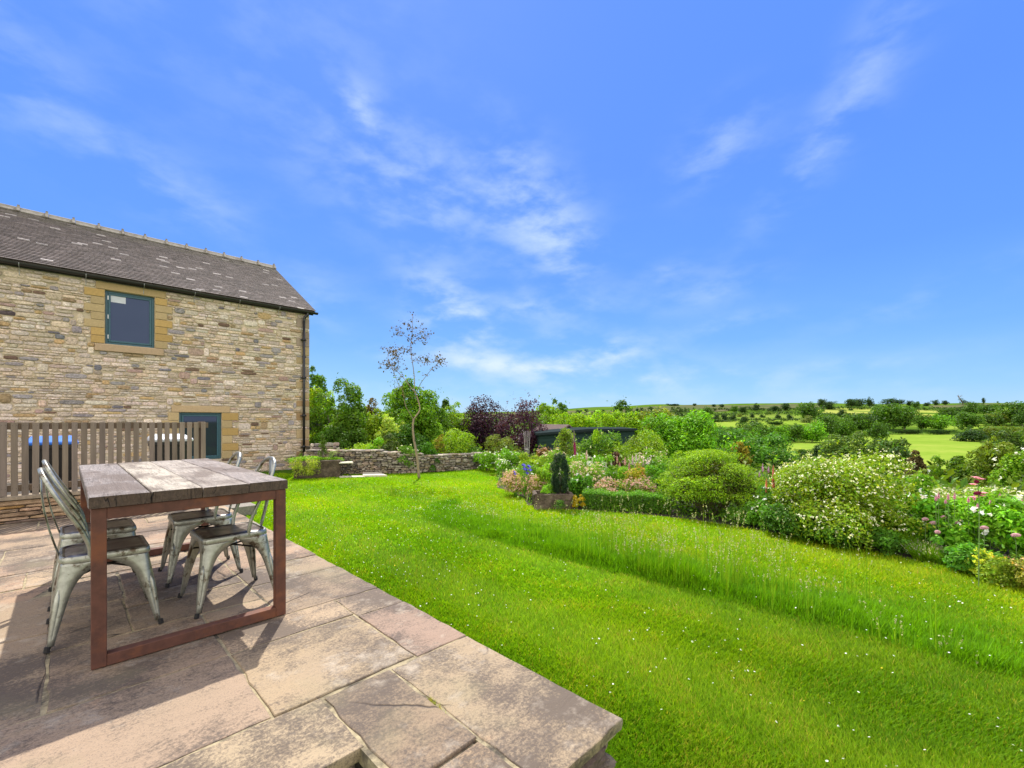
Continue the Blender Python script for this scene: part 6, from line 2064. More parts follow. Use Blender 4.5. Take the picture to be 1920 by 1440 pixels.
# ------------------------------------------------------------------ the mixed flower bed
PINK, CREAM, WHITE = (.62, .36, .30), (.68, .56, .42), (.82, .84, .80)
beds = [
    ('feathery_plant', 'pale pink feathery flower clump at the left tip of the bed', 'plant', 962, 8.2, 46, 888, 930, (.22, .24, .06), 2400, .026, ((.62, .42, .29), 420, .022)),
    ('feathery_plant', 'second pale pink feathery clump, between the irises and the small planter', 'plant', 1002, 7.9, 36, 894, 930, (.20, .24, .06), 1900, .026, ((.60, .40, .29), 260, .022)),
    ('leafy_plant', 'fresh green leafy clump just left of the dark topiary', 'plant', 1022, 7.9, 30, 872, 925, (.16, .29, .03), 1800, .034, None),
    ('leafy_plant', 'dark green big leaved clump just right of the dark topiary', 'plant', 1087, 7.4, 44, 894, 950, (.06, .165, .018), 2300, .05, ((.75, .78, .7), 12, .03)),
    ('masterwort', 'cream pink flowering clump behind the big leaved plant', 'plant', 1095, 8.2, 56, 872, 915, (.12, .22, .03), 2400, .034, ((.68, .54, .42), 150, .026)),
    ('masterwort', 'carpet of small dusky pink flowers behind the box hedge, left patch', 'plant', 1140, 7.6, 60, 902, 935, (.13, .20, .05), 2400, .03, ((.62, .40, .33), 260, .024)),
    ('masterwort', 'carpet of small dusky pink flowers behind the box hedge, right patch', 'plant', 1202, 7.4, 52, 900, 935, (.13, .20, .05), 2200, .03, ((.60, .38, .33), 220, .024)),
    ('leafy_plant', 'bright green leaf clump with white flowers in the middle of the bed', 'plant', 1130, 8.8, 50, 858, 905, (.11, .25, .02), 2600, .038, (WHITE, 26, .034)),
    ('leafy_plant', 'fresh green clump below the pink spires', 'plant', 1168, 8.6, 46, 876, 915, (.12, .24, .025), 2200, .036, None),
    ('orange_plant', 'plant with orange tinted leaves in the middle of the bed', 'plant', 1192, 8.3, 38, 872, 902, (.22, .22, .03), 1600, .034, ((.62, .28, .10), 26, .026)),
    ('dark_leaf_plant', 'dark red leaved clump behind the pink spires', 'plant', 1158, 9.6, 34, 850, 880, (.05, .025, .025), 1500, .04, None),
    ('leafy_plant', 'leafy clump with scattered pale flowers between the purple trees and the sheds', 'plant', 1040, 9.6, 50, 846, 900, (.13, .24, .03), 2400, .04, (CREAM, 60, .03)),
    ('leafy_plant', 'mid green clump right behind the dark topiary', 'plant', 1072, 9.2, 50, 858, 905, (.11, .22, .02), 2400, .038, (WHITE, 18, .034)),
    ('leafy_plant', 'tall green clump in front of the leafy yellow green shrub', 'plant', 1225, 9.6, 50, 846, 900, (.12, .23, .02), 2600, .042, (CREAM, 24, .03)),
    ('leafy_plant', 'dark green clump between the flower carpet and the clipped mound', 'plant', 1222, 8.4, 36, 868, 925, (.05, .13, .015), 2000, .034, None),
    ('leafy_plant', 'low green leaves at the shaded foot of the coral lupins', 'plant', 1448, 5.7, 58, 915, 975, (.06, .16, .02), 1900, .045, (WHITE, 7, .03)),
    ('leafy_plant', 'dark low leaves at the foot of the white flowering shrub, left side', 'plant', 1480, 5.3, 80, 950, 1012, (.05, .13, .02), 2300, .04, None),
    ('leafy_plant', 'tall fresh green clump behind the right side of the white flowering shrub', 'plant', 1712, 5.4, 84, 893, 990, (.11, .235, .018), 3600, .045, (WHITE, 12, .03)),
    ('bistort_foliage', 'broad leaved green clump with bistort spikes, nearest the lavender', 'plant', 1762, 4.7, 96, 945, 1035, (.09, .235, .02), 3000, .06, ((.8, .8, .72), 8, .05)),
    ('bistort_foliage', 'broad leaved green clump at the right edge of the bed', 'plant', 1880, 4.5, 110, 940, 1040, (.11, .26, .02), 3200, .06, ((.8, .8, .72), 7, .05)),
    ('bistort_foliage', 'leafy green clump behind the tall pink granny bonnets', 'plant', 1825, 5.2, 110, 925, 1000, (.12, .255, .02), 3300, .055, None),
    ('strawberry_plant', 'rounded leaves of a low plant at the lawn edge right of the lavender', 'plant', 1800, 4.15, 80, 1020, 1085, (.07, .19, .03), 2000, .042, None),
    ('strawberry_plant', 'low round leaved plant at the lawn edge near the yellow flowers', 'plant', 1850, 4.0, 70, 1040, 1095, (.08, .20, .03), 1700, .04, None),
    ('lady_mantle', 'small clump of acid yellow green flowers at the lawn edge on the right', 'plant', 1839, 3.95, 34, 1038, 1068, (.14, .24, .03), 500, .03, ((.62, .68, .04), 90, .022)),
    ('orange_flower_clump', 'clump with small orange flowers at the lawn edge by the right border', 'plant', 1885, 3.75, 64, 1048, 1100, (.15, .22, .03), 1900, .026, ((.70, .42, .05), 12, .018)),
    ('sedum_clump', 'reddish green low clump at the extreme right of the lawn edge', 'plant', 1925, 3.6, 60, 1058, 1110, (.17, .17, .05), 1700, .024, ((.6, .45, .2), 10, .018)),
    ('meadow_clump', 'pale cream flowered meadow plants behind the bistort at the right', 'plant', 1790, 7.2, 150, 918, 960, (.17, .25, .06), 4200, .04, ((.75, .75, .6), 320, .03)),
    ('meadow_clump', 'pale cream flowered meadow plants at the right edge behind the bed', 'plant', 1900, 6.6, 150, 926, 970, (.17, .25, .06), 4200, .04, ((.75, .75, .6), 340, .03)),
    ('leafy_plant', 'green filler clump between the far white flowers and the blue irises', 'plant', 985, 9.6, 60, 870, 912, (.13, .25, .03), 2600, .04, (WHITE, 20, .03)),
    ('white_flower_clump', 'drift of small white flowers in the middle distance of the bed, left part', 'plant', 1105, 9.6, 60, 856, 900, (.11, .22, .03), 2200, .036, (WHITE, 60, .03)),
    ('white_flower_clump', 'drift of small white flowers behind the pale spires', 'plant', 1215, 9.0, 70, 856, 900, (.11, .22, .03), 2400, .036, ((.8, .68, .7), 90, .03)),
    ('leafy_plant', 'low dark leaves under the middle of the white flowering shrub', 'plant', 1560, 4.95, 90, 978, 1030, (.06, .14, .02), 2000, .036, None),
    ('leafy_plant', 'low dark leaves under the right side of the white flowering shrub', 'plant', 1640, 4.75, 80, 992, 1045, (.06, .15, .02), 2000, .036, None),
    ('leafy_plant', 'trailing green leaves at the left foot of the white flowering shrub', 'plant', 1425, 5.75, 50, 942, 990, (.08, .19, .02), 1500, .034, (WHITE, 5, .03)),
    ('leafy_plant', 'short green clump in front of the clipped mound, right side', 'plant', 1385, 6.0, 60, 952, 985, (.08, .18, .02), 1300, .03, None),
    ('leafy_plant', 'short pale green clump between the lavender clumps and the white flowering shrub', 'plant', 1668, 5.0, 60, 965, 1035, (.09, .19, .025), 1700, .034, (WHITE, 8, .03)),
    ('leafy_plant', 'shaded green clump in front of the dark shrub at the shed end', 'plant', 1260, 8.6, 60, 862, 925, (.08, .17, .02), 2600, .04, None),
]
for i, t in enumerate(beds):
    nm, lab, cat, u, w, wp, vt, vb, col, n, leaf, fl = t
    bush(nm, lab, cat, u, w, wp * 1.12, vt - 2, vb, tuple(c * 1.08 for c in col), int(n * 1.4), leaf, 'dome', .34, 20, seed=i + 200, flower=(fl[0], int(fl[1] * 1.9), fl[2] * 1.15) if fl else None, stem=False, sprays=4, shell=.3)


def spike(name, label, cat, u, w, v_top, v_fl, v_bot, colour, rpx, group=None, zbase=None, lean=0.0, seed=0, tip=None, flat=False):
    """flower spike: stem with whorls of bells between v_fl and v_top"""
    rng = np.random.default_rng(seed + int(u * 3))
    x, y = spot(u, w)
    g = zt(x, y) if zbase is None else zbase
    r = thing(name, label, cat, (x, y, g), 0, group)
    zt_, zf = rise(v_top, w) - g, rise(v_fl, w) - g
    R3 = np.array([RT[0], RT[1], 0])
    P = spline([(0, 0, 0), tuple(R3 * lean * .3 + np.array([0, 0, zf * .6])), tuple(R3 * lean + np.array([0, 0, zt_]))], 6)
    MB().tube(P, np.linspace(.005, .002, len(P)), 5).build('stem', MAT['stalk'], r)
    fb = MB()
    rad = metres(rpx, w) * .62
    n = max(26, int((zt_ - zf) / .011) * 3)
    for k in range(n):
        t = k / (n - 1)
        z = zf + (zt_ - zf) * t
        rr = rad * (1 - t ** 2.2 * .75) * (.75 + .25 * min(1, t * 6))
        a = k * 2.4 + rng.uniform(-.3, .3)
        c = R3 * lean * (z / zt_) ** 1.5 + np.array([math.cos(a) * rr * .55, math.sin(a) * rr * .55, z])
        col = np.array((1, 1, 1)) * rng.uniform(.75, 1.2)
        if tip is not None and t > .55:
            col = np.array(tip)
        fb.ball(c, (rr * .5, rr * .5, rr * .42), col, 5, 3)
    fb.build('flowers', MAT['petal'], r, colour=colour)
    lf = MB()
    n = 26
    Q = np.column_stack([rng.normal(0, .05, n), rng.normal(0, .05, n), rng.uniform(0, zf * .9, n)])
    add_leaves(lf, rng, Q, unit(rng.normal(size=(n, 3)) + np.array([0, 0, .5])), .06, .35)
    lf.build('foliage', MAT['leaf'], r, colour=(.08, .2, .02))
    return r


spike('foxglove', 'tall magenta foxglove with a pale drooping tip in front of the green shed', 'flower', 1080, 9.8, 806, 858, 890, (.36, .05, .14), 4.2, lean=-.05, tip=(.75, 4.0, 1.6))
spike('lupin', 'tall coral pink lupin left of the white flowering shrub, the taller of two', 'flower', 1450, 5.7, 872, 918, 960, (.78, .20, .20), 5.0)
spike('lupin', 'coral orange lupin left of the white flowering shrub, the shorter of two', 'flower', 1437, 5.7, 896, 924, 960, (.80, .25, .16), 4.2)
for i, (u, a, b, wv, lab) in enumerate([(1430, 868, 884, 6.6, 'pale lilac spire behind the coral lupins, tallest of three'), (1441, 873, 886, 6.5, 'pale lilac spire right behind the coral lupins'), (1424, 884, 894, 6.4, 'pale lilac spire at the left of the coral lupins')]):
    spike('lilac_spire', lab, 'flower', u, wv, a, b, 950, (.66, .40, .62), 3.4, group='lilac spires behind the lupins')
sp = [(1157, 854, 868, (.66, .38, .36), 'dusky pink spire before the dark red clump, topmost'), (1162, 866, 879, (.66, .38, .36), 'dusky pink spire before the dark red clump, lower left'), (1172, 856, 872, (.68, .40, .36), 'dusky pink spire before the dark red clump, right of the topmost'), (1180, 866, 880, (.6, .34, .32), 'dusky pink spire before the dark red clump, lower right'),
      (1136, 866, 880, (.78, .76, .8), 'white spire left of the dusky pink ones'), (1146, 862, 878, (.78, .76, .76), 'white spire nearest the dusky pink ones'), (1111, 858, 869, WHITE, 'white spire behind the cream pink clump, right one'), (1102, 864, 872, WHITE, 'white spire behind the cream pink clump, left one'),
      (1186, 852, 872, (.76, .62, .66), 'pale pink spire, leftmost of the pale group'), (1193, 850, 868, (.80, .72, .74), 'pale pink spire, tallest of the pale group'), (1199, 853, 874, (.76, .62, .68), 'pale pink spire, middle of the pale group'), (1206, 856, 874, (.78, .66, .70), 'pale pink spire right of the middle of the pale group'), (1214, 858, 876, (.70, .54, .72), 'pale lilac spire, rightmost of the pale group'), (1191, 866, 882, (.74, .58, .62), 'pale pink spire low in front of the pale group'), (1100, 844, 862, (.72, .55, .5), 'faded pink spire standing in front of the dark rose shrub')]
for i, (u, a, b, c, lab) in enumerate(sp):
    spike('flower_spire', lab, 'flower', u, 8.9, a, b, 900, c, 3.6, group='flower spires in the middle of the bed', seed=i)
for i, (u, a, b, lab) in enumerate([(1760, 922, 935, 'pink bistort spike, second from the left of the upright row'), (1755, 928, 939, 'pink bistort spike at the left end of the upright row'), (1778, 925, 937, 'pink bistort spike, third of the upright row'), (1790, 923, 936, 'pink bistort spike, fourth of the upright row'), (1773, 936, 944, 'pink bistort spike low under the upright row'),
                                    (1816, 931, 942, 'pink bistort spike left of the granny bonnet stem'), (1827, 926, 938, 'pink bistort spike touching the lower granny bonnets'), (1833, 943, 954, 'pink bistort spike just below the granny bonnets'), (1857, 937, 949, 'pink bistort spike right of the granny bonnet stem'), (1875, 924, 937, 'pink bistort spike midway to the right edge'), (1917, 935, 946, 'pink bistort spike at the right edge of the view')]):
    spike('bistort', lab, 'flower', u, 4.5, a, b, 1010, (.74, .34, .52), 3.9, group='pink bistort spikes in the right bed', seed=i)


def lying(u, v, w, wpx, label, i):
    """bistort head seen nearly flat, on a bent stem"""
    x, y = spot(u, w)
    g = zt(x, y)
    r = thing('bistort', label, 'flower', (x, y, g), 0, 'nodding pink bistort heads in the right bed')
    z = rise(v, w) - g
    h = metres(wpx, w) / 2
    R3 = np.array([RT[0], RT[1], 0])
    MB().tube(spline([(0, 0, 0), (0, 0, z * .8), tuple(R3 * -h + np.array([0, 0, z]))], 5), .003, 5).build('stem', MAT['stalk'], r)
    fb = MB()
    for k in range(46):
        t = k / 45
        c = R3 * (-h + 2 * h * t) + np.array([0, 0, z + .004 * math.sin(3 * t)])
        a = k * 2.4
        rr = .018 * math.sin(math.pi * (.12 + .8 * t)) ** .6
        fb.ball(c + np.array([-FW[0] * math.cos(a), -FW[1] * math.cos(a), math.sin(a)]) * rr * .6, rr * .5, np.ones(3) * random.Random(k).uniform(.8, 1.2), 5, 3)
    fb.build('flowers', MAT['petal'], r, colour=(.66, .40, .44))


for i, (u, v, w, wp, lab) in enumerate([(1735, 974, 4.6, 11, 'nodding pink bistort head, leftmost of the lower ones'), (1750, 981, 4.6, 14, 'nodding pink bistort head, second from the left of the lower ones'), (1758, 998, 4.4, 9, 'nodding pink bistort head lowest on the left'), (1769, 970, 4.7, 9, 'nodding pink bistort head left of the white flower'), (1794, 980, 4.6, 10, 'nodding pink bistort head right of the white flower'), (1845, 990, 4.3, 16, 'nodding pink bistort head below the granny bonnets'), (1905, 1004, 4.1, 17, 'nodding pink bistort head lowest at the right')]):
    lying(u, v, w, wp, lab, i)

# tall granny bonnets: two tiers of pink bells with dark throats
x, y = spot(1835, 3.7)
g = zt(x, y)
r = thing('granny_bonnets', 'tall stem with two tiers of nodding pink flowers with dark red throats', 'flower', (x, y, g))
R3 = np.array([RT[0], RT[1], 0])
q = lambda u, v, d=0: R3 * metres(u - 1835, 3.7) + np.array([FW[0], FW[1], 0]) * d + np.array([0, 0, rise(v, 3.7) - g])
s = MB()
s.tube(spline([(0, 0, 0), q(1836, 985), q(1836, 940), q(1834, 915), q(1831, 897)], 5), np.linspace(.004, .002, 21), 5)
for a in ((1827, 903), (1838, 897), (1829, 926), (1843, 924)):
    s.tube(spline([q(1835, a[1] + 8), q((1835 + a[0]) / 2, a[1] - 1), q(a[0], a[1])], 4), .0017, 4)
s.build('flower_stalks', MAT['stalk'], r)
rng = np.random.default_rng(5)
for a, dk in (((1825, 906), 0), ((1839, 896), 0), ((1829, 893), 0), ((1826, 930), 0), ((1844, 922), 0), ((1840, 927), 0)):
    f = MB()
    c = q(*a)
    for k in range(9):
        an = k * 2 * math.pi / 9 + rng.uniform(-.2, .2)
        d = np.array([math.cos(an), math.sin(an), -.25])
        sd = np.cross(d, (0, 0, 1)) * .012
        f.add([c, c + d * .015 + sd, c + d * .034, c + d * .015 - sd], [(0, 1, 2, 3)], np.ones(3) * rng.uniform(.8, 1.15))
        d2 = d * np.array([.6, .6, 2.4])
        f.add([c, c + d2 * .014 + sd * .7, c + d2 * .028, c + d2 * .014 - sd * .7], [(0, 1, 2, 3)], np.ones(3))
    fo = f.build('flower', MAT['petal'], r, colour=(.80, .36, .42))
for a in ((1831, 903), (1830, 925), (1835, 924)):
    MB().ball(q(*a), (.018, .018, .016), (1, 1, 1), 7, 5).build('flower_throat', MAT['petal'], r, colour=(.16, .01, .04))

# blue irises
for i, (u, v, lab) in enumerate([(984, 876, 'blue iris bloom, the upper left one of the cluster'), (988, 884, 'blue iris bloom, the lowest of the cluster'), (994, 878, 'blue iris bloom, the right one of the cluster'), (966, 887, 'small blue iris bloom left of the cluster')]):
    w = 8.0
    x, y = spot(u, w)
    g = zt(x, y)
    r = thing('iris', lab, 'flower', (x, y, g), 0, 'blue irises at the left of the bed')
    z = rise(v, w) - g
    MB().tube([(0, 0, 0), (0, .01, z)], .004, 5).build('stem', MAT['stalk'], r)
    f = MB()
    rng = np.random.default_rng(i)
    sc = .075 if i < 3 else .045
    for k in range(12):
        an = k * 1.05 + rng.uniform(-.2, .2)
        up = 1.0 if k % 2 else -.8
        d = np.array([math.cos(an), math.sin(an), up * .8])
        sd = np.cross(d, (0, 0, 1)) * .45
        c = np.array([0, .01, z])
        f.add([c, c + (d * .5 + sd) * sc, c + d * sc, c + (d * .5 - sd) * sc], [(0, 1, 2, 3)], np.ones(3) * rng.uniform(.8, 1.3))
    f.build('flower', MAT['petal'], r, colour=(.13, .12, .62))
    l = MB()
    for k in range(9):
        a = rng.uniform(0, 6.28)
        L = z * rng.uniform(.6, .95)
        e = np.array([math.cos(a), math.sin(a), 0]) * rng.uniform(.02, .08)
        sd = np.array([-math.sin(a), math.cos(a), 0]) * .012
        l.add([-sd, sd, e + sd * .6 + np.array([0, 0, L * .6]), e * 1.5 + np.array([0, 0, L]), e - sd * .6 + np.array([0, 0, L * .6])], [(0, 1, 2, 4), (4, 2, 3)])
    l.build('foliage', MAT['leaf'], r, colour=(.10, .24, .06))


# climber over a frame, metal obelisk
def arch():
    w = 11.2
    x, y = spot(1059, w)
    g = zt(x, y)
    r = thing('climber_frame', 'weeping green climber arching over a frame in front of the shed', 'plant', (x, y, g))
    R3 = np.array([RT[0], RT[1], 0])
    rng = np.random.default_rng(6)
    q = lambda u, v, d=0.: R3 * metres(u - 1059, w) + np.array([FW[0], FW[1], 0]) * d + np.array([0, 0, rise(v, w) - g])
    st, lf = MB(), MB()
    pts = []
    for k in range(15):
        e = rng.uniform(-1, 1)
        d = rng.normal() * .18
        top = q(1059 + e * 5, 808 + abs(e) * 2, d * .3)
        P = spline([q(1059 + rng.normal() * 2, 870, 0), q(1060 + rng.normal() * 1.5, 835, 0), top, q(1059 + e * 15, 818 + rng.uniform(0, 6), d), q(1059 + e * 21, 836 + rng.uniform(-4, 8), d * 1.3), q(1059 + e * 23, 852 + rng.uniform(-6, 12), d * 1.4)], 6)
        st.tube(P, np.linspace(.012, .003, len(P)), 5)
        for p in P[8:]:
            for _ in range(10):
                pts.append(p + rng.normal(0, .035, 3))
    st.build('frame', MAT['bark'], r)
    P = np.array(pts)
    add_leaves(lf, rng, P, unit(rng.normal(size=P.shape) + np.array([0, 0, .5])), .05, .5)
    lf.build('foliage', MAT['leaf'], r, colour=(.14, .22, .04))


arch()
w = 13.5
x, y = spot(988, w)
r = thing('obelisk', 'pale wooden wigwam plant support in front of the purple trees', 'plant support', (x, y, zt(x, y)))
top = rise(808, w) - zt(x, y)
for k in range(4):
    a = k * math.pi / 2 + .4
    MB().tube([(math.cos(a) * .03, math.sin(a) * .03, 0), (math.cos(a) * .10, math.sin(a) * .10, top)], .007, 5).build('pole', MAT['pale_metal'], r)
MB().tube([(math.cos(a) * .05, math.sin(a) * .05, top * .55) for a in np.linspace(0, 2 * math.pi, 12)], .006, 5).build('ring', MAT['pale_metal'], r)


# ------------------------------------------------------------------ white flowering shrub
def build_white_shrub():
    bush('white_flowering_shrub', 'large loose shrub covered with small creamy white flowers on the right side of the bed', 'shrub', 1566, 5.35, 226, 856, 1012, (.165, .25, .026), 38000, .036, 'dome', .24, 90, seed=307, sprays=120, depth=1.25,
         flower=((.85, .84, .62), 2300, .023, 4), shell=.16, hue=.16)


build_white_shrub()


# lavender and grassy clumps at the lawn edge
def tuft(name, label, u, w, wpx, vtop, colour, n=420, group=None, heads=None, bw=.006, zg=None, cat='plant', seed=0, spread=1.0):
    rng = np.random.default_rng(int(u) + seed)
    x, y = spot(u, w)
    g = zt(x, y) if zg is None else zg
    r = thing(name, label, cat, (x, y, g), 0, group)
    W_, H = metres(wpx, w) / 2, rise(vtop, w) - g
    a = rng.uniform(0, 6.28, n)
    q = np.sqrt(rng.uniform(0, 1, n))
    b = np.column_stack([np.cos(a) * q * W_ * .55, np.sin(a) * q * W_ * .55, np.zeros(n)])
    L = H * rng.uniform(.55, 1.05, n) * (1 - .3 * q)
    tip = b + np.column_stack([np.cos(a) * q * W_ * .5 * spread, np.sin(a) * q * W_ * .5 * spread, L]) + np.column_stack([rng.normal(0, .02, (n, 2)), np.zeros(n)])
    add_blades(r, rng, b, tip, bw, colour, heads)
    return r


def add_blades(parent, rng, b, tip, bw, colour, heads=None, name='blades', bend=.25, loose=False):
    n = len(b)
    d = tip - b
    side = unit(np.column_stack([-d[:, 1] + rng.normal(0, .3, n), d[:, 0] + rng.normal(0, .3, n), np.zeros(n)])) * bw * .5
    m = b + d * .55 - np.column_stack([d[:, :2] * bend, np.zeros(n)])
    V = np.stack([b - side, b + side, m + side * .8, m - side * .8, tip], 1).reshape(-1, 3)
    i = np.arange(n)[:, None] * 5
    mb = MB()
    t = rng.uniform(.7, 1.3, n)
    hcol = rng.normal(0, .12, n)
    C = np.repeat(np.stack([t * (1 + hcol), t, t * (1 - hcol)], 1), 5, 0)
    mb.V.append(V)
    mb.C.append(C)
    mb.F.append(i + np.arange(4))
    mb.F.append(i + np.array([3, 2, 4]))
    mb.n = len(V)
    o = mb.build(name, MAT['grass_blade'], parent, colour=colour)
    if heads:
        hc, frac, hs = heads
        k = rng.random(n) < frac
        hb = MB()
        P = np.repeat(tip[k], 6, 0)
        dd = np.repeat(unit(d[k]), 6, 0)
        P = P - dd * rng.uniform(-.5, 1, len(P))[:, None] * hs * 1.6
        add_leaves(hb, rng, P, unit(rng.normal(size=P.shape)), hs * .55, .5, 1, .2, .08)
        hb.build('seed_heads', MAT['petal'], parent, colour=hc)
    return o


tuft('lavender', 'tall green lavender clump at the foot of the white flowering shrub', 1694, 4.75, 60, 990, (.12, .235, .03), 900, 'lavender clumps at the lawn edge', None)
tuft('lavender', 'low lavender clump with pale buds, left of two at the lawn edge', 1735, 4.45, 62, 1012, (.13, .25, .03), 1000, 'lavender clumps at the lawn edge', ((.42, .36, .30), .12, .02))
tuft('lavender', 'low lavender clump nearest the round leaved plants', 1775, 4.3, 52, 1026, (.12, .24, .035), 800, 'lavender clumps at the lawn edge', ((.42, .36, .30), .06, .02))
# ------------------------------------------------------------------ lawn grass
def lawn_grass():
    rng = np.random.default_rng(99)
    n = 900000
    # denser where one stands, thinner far off
    w = 1.7 * (15.5 / 1.7) ** rng.uniform(0, 1, n)
    r = rng.uniform(-1.25, 1.25, n)
    keep = rng.random(n) < np.minimum(1, (3.2 / w) ** .25)
    w, r = w[keep], r[keep]
    x = w * (FW[0] + r * RT[0])
    y = w * (FW[1] + r * RT[1])
    k = inside(lawn_poly, x, y)
    x, y, w = x[k], y[k], w[k]
    n = len(x)
    k = rng.random(n) < 430000 / max(n, 1)
    x, y, w = x[k], y[k], w[k]
    n = len(x)
    # height: mown, with slightly taller drifts; mowing passes run along the terrace
    pas = np.sin(x * 2 * math.pi / 1.05 + .3 * np.sin(y * .7))
    pat = np.sin(x * 2.3 + 1.7 * np.sin(y * 1.1)) * np.sin(y * 1.9 + 1.3 * np.sin(x * 1.3 + 2))
    pat2 = np.sin(x * 5.1 + 2 * np.sin(y * 3.1)) * np.sin(y * 4.7 + 1.9 * np.sin(x * 4.3))
    h = (.026 + .006 * pat + .006 * rng.normal(size=n)).clip(.012, .06)
    a = rng.uniform(0, 6.28, n)
    ln = h * rng.uniform(.3, 1.1, n)
    b = np.column_stack([x, y, np.full(n, LAWN_Z + .004)])
    tip = b + np.column_stack([np.cos(a) * ln + h * .25 * pas, np.sin(a) * ln + h * .25 * np.sign(pas), h])
    wd = (.0030 + .0011 * w) * rng.uniform(.7, 1.3, n)
    d = tip - b
    side = unit(np.column_stack([-d[:, 1], d[:, 0], np.zeros(n)]) + 1e-6) * wd[:, None] * .5
    V = np.stack([b - side, b + side, tip], 1).reshape(-1, 3)
    yel = (.5 + .35 * pat + .25 * pat2 + .12 * pas + rng.normal(0, .25, n)).clip(0, 1)
    pat3 = np.sin(x * .9 + 2.2 * np.sin(y * .63 + 1)) * np.sin(y * .8 + 1.9 * np.sin(x * .7))
    yel = (yel + .25 * pat3).clip(0, 1)
    dry = rng.random(n) < (.05 + .10 * (pat2 > .45) + .10 * (pat3 > .6))
    g0 = np.array((.085, .195, .005))
    g1 = np.array((.19, .30, .010))
    C = g0 + (g1 - g0) * yel[:, None]
    C[dry] = np.array((.28, .27, .07))
    # sunlit look beyond the long grass put into the colour: lighter and yellower
    fy = np.clip((x - 4.2) / 1.0, 0, 1) * np.clip((8 - y) / 3, 0, 1)
    C = C * (1 + fy[:, None] * np.array([.35, .12, .2]))
    C = C * np.array((1.0, .98, 1.2)) * (.97 + .12 * pat3)[:, None] * rng.uniform(.68, 1.3, n)[:, None]
    mb = MB()
    mb.V.append(V)
    mb.C.append(np.repeat(C, 3, 0))
    mb.F.append(np.arange(3 * n).reshape(-1, 3))
    mb.n = 3 * n
    o = mb.build('lawn_grass', MAT['grass_blade'], colour=(1, 1, 1))
    tag(o, 'short mown bright green lawn grass', 'grass', kind='stuff')


lawn_grass()


def strip_edge(y):
    return 3.50 + .05 * np.sin(y * 1.3) + np.clip(y - 5.0, 0, 2) ** 2 * .55


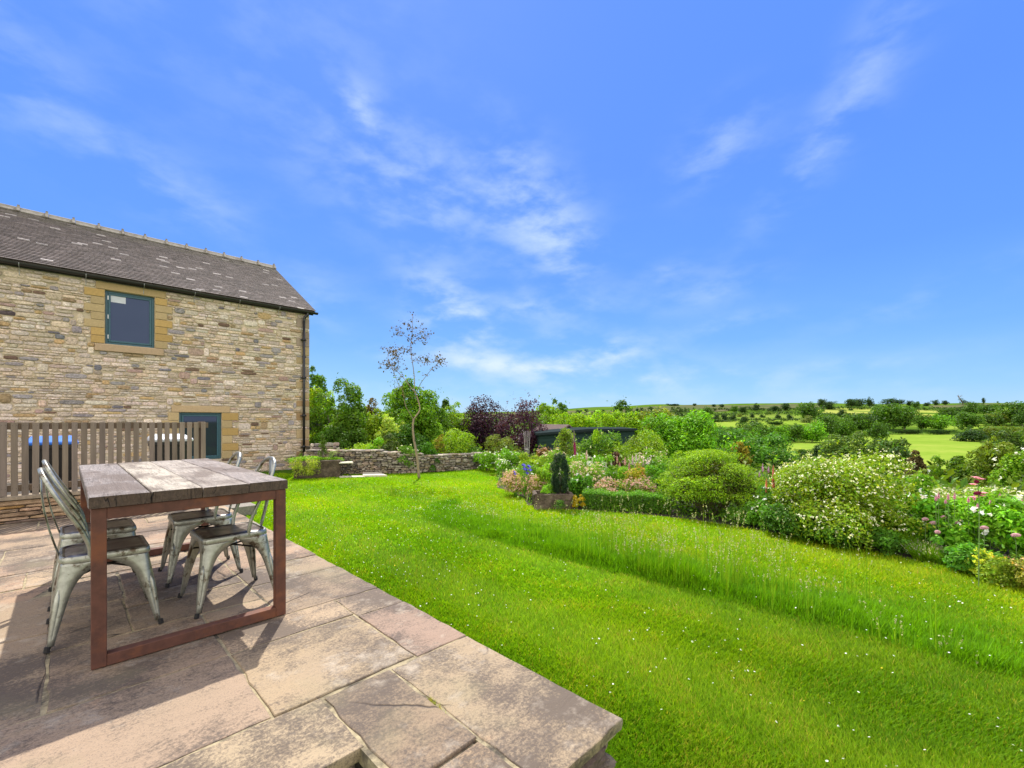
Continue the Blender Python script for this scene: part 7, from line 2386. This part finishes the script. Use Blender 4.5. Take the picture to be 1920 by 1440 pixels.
def long_grass():
    rng = np.random.default_rng(17)
    n = 100000
    y = rng.uniform(-1.6, 6.1, n)
    x = strip_edge(y) + rng.beta(1.1, 2.2, n) * (1.25 - .25 * np.clip((y - 3.5), 0, 2))
    q = (x - strip_edge(y))
    pat = .5 + .5 * np.sin(y * 3.1 + np.sin(x * 5)) * np.sin(x * 6.3 + 2 * np.sin(y * 1.7))
    mid = np.exp(-((y - 2.0) / 1.5) ** 2) * np.exp(-((q - .3) / .38) ** 2)
    clump = np.clip(np.sin(y * 7.7 + 3 * np.sin(x * 4)) * np.sin(x * 9.1 + 2 * np.sin(y * 3.3)), 0, 1)
    h = (.022 + .035 * pat + .05 * clump + .11 * mid * (.2 + 1.1 * pat) + .02 * rng.normal(size=n)).clip(.02, .4) * np.clip(1.25 - q * .7, .2, 1) * np.clip(q * 5 + .25, .25, 1)
    a = rng.uniform(0, 6.28, n)
    ln = h * rng.uniform(.1, .6, n)
    b = np.column_stack([x, y, np.full(n, LAWN_Z)])
    tip = b + np.column_stack([np.cos(a) * ln, np.sin(a) * ln, h])
    w = x * FW[0] + y * FW[1]
    wd = (.0026 + .0009 * w)
    d = tip - b
    side = unit(np.column_stack([-d[:, 1], d[:, 0], np.zeros(n)]) + 1e-6) * wd[:, None] * .5
    m = b + d * .5 - np.column_stack([d[:, 0] * .2, d[:, 1] * .2, -h * .06])
    V = np.stack([b - side, b + side, m + side * .75, m - side * .75, tip], 1).reshape(-1, 3)
    i = np.arange(n)[:, None] * 5
    C = np.array((.075, .19, .008)) * rng.uniform(.65, 1.45, n)[:, None] * np.array([1, 1, 1]) + np.outer(rng.random(n) * pat, (.05, .06, .0))
    mb = MB()
    mb.V.append(V)
    mb.C.append(np.repeat(C, 5, 0))
    mb.F += [i + np.arange(4), i + np.array([3, 2, 4])]
    mb.n = len(V)
    tag(mb.build('long_grass', MAT['grass_blade'], colour=(1, 1, 1)), 'unmown strip of longer meadow grass crossing the lawn', 'grass', kind='stuff')
    # flowering grass stalks
    spots = []
    for cx, cy, sx, sy, m, h0, h1 in ((3.86, 1.75, .22, .62, 85, .3, .70), (4.15, 2.9, .28, .8, 18, .2, .45), (4.1, 4.35, .15, .25, 9, .2, .42), (3.95, .42, .3, .3, 6, .15, .32), (5.1, 2.2, .35, .7, 12, .12, .3)):
        for _ in range(m):
            qx, qy = rng.normal(cx, sx), rng.normal(cy, sy)
            hh = rng.uniform(h0, h1)
            for _ in range(rng.integers(4, 14)):
                spots.append((qx + rng.normal(0, .05), qy + rng.normal(0, .05), hh * rng.uniform(.55, 1.1)))
    S = np.array(spots)
    S[:, 0] = np.maximum(S[:, 0], 3.6)
    n = len(S)
    a = rng.uniform(0, 6.28, n)
    ln = S[:, 2] * rng.uniform(0, .4, n)
    b = np.column_stack([S[:, :2], np.full(n, LAWN_Z)])
    tip = b + np.column_stack([np.cos(a) * ln, np.sin(a) * ln, S[:, 2]])
    o = add_blades(None, rng, b, tip, .0040, (.12, .22, .03), None, 'grass_stalks', .35)
    tag(o, 'tall thin flowering grass stalks rising from the unmown strip', 'grass', kind='stuff')
    hb = MB()
    k = rng.random(n) < .5
    P = np.repeat(tip[k], 9, 0)
    dd = np.repeat(unit(tip[k] - b[k]), 9, 0)
    P = P - dd * rng.uniform(0, .075, len(P))[:, None] + rng.normal(0, .0028, P.shape)
    add_leaves(hb, rng, P, unit(rng.normal(size=P.shape)), .015, .4, 1, .2, .08)
    tag(hb.build('grass_seed_heads', MAT['petal'], colour=(.42, .42, .22)), 'pale feathery seed heads on the tall grass stalks', 'grass', kind='stuff')


long_grass()


def daisies():
    rng = np.random.default_rng(23)
    pts = []
    cent = [(rng.uniform(1.9, 6.0), rng.uniform(-1.0, 9.0), rng.uniform(.12, .5)) for _ in range(75)]
    for cx, cy, s in cent:
        for _ in range(rng.integers(3, 22)):
            pts.append((cx + rng.normal() * s, cy + rng.normal() * s))
    for _ in range(900):
        pts.append((rng.uniform(1.6, 6.2), rng.uniform(-1.4, 10)))
    for _ in range(150):
        pts.append((rng.normal(4.3, .35), rng.normal(5.0, .6)))
    P = np.array(pts)
    k = inside(lawn_poly, P[:, 0], P[:, 1]) & (P[:, 0] > 1.55)
    P = P[k]
    mb = MB()
    for x, y in P:
        q = 3.45 < x < 4.6 and -1 < y < 5.8
        z = LAWN_Z + (rng.uniform(.05, .11) if q else rng.uniform(.022, .036))
        s = rng.uniform(.0035, .006)
        tx, ty = rng.normal(0, .35, 2)
        m = 7
        a = np.arange(m) * 2 * math.pi / m + rng.uniform(0, 1)
        V = [(x, y, z + .002)] + [(x + math.cos(t) * s, y + math.sin(t) * s, z + (tx * math.cos(t) + ty * math.sin(t)) * s) for t in a]
        mb.add(V, [(0, 1 + j, 1 + (j + 1) % m) for j in range(m)], (1, 1, 1) if rng.random() < .93 else (1, .8, .05))
    tag(mb.build('daisies', MAT['petal'], colour=(.80, .80, .74)), 'tiny white daisies and clover heads scattered over the lawn', 'flowers', kind='stuff')


daisies()

# weeds in the paving joint
rng = np.random.default_rng(31)
r = thing('joint_weed', 'small dry tuft of weed growing in the joint of the near paving slabs', 'weed', (1.012, 1.43, 0))
n = 90
a = rng.uniform(0, 6.28, n)
b = np.column_stack([rng.normal(0, .003, n), rng.normal(0, .028, n), np.full(n, -.008)])
tip = b + np.column_stack([np.cos(a) * .012, np.sin(a) * .012, rng.uniform(.008, .026, n)])
add_blades(r, rng, b, tip, .0016, (.20, .22, .05))
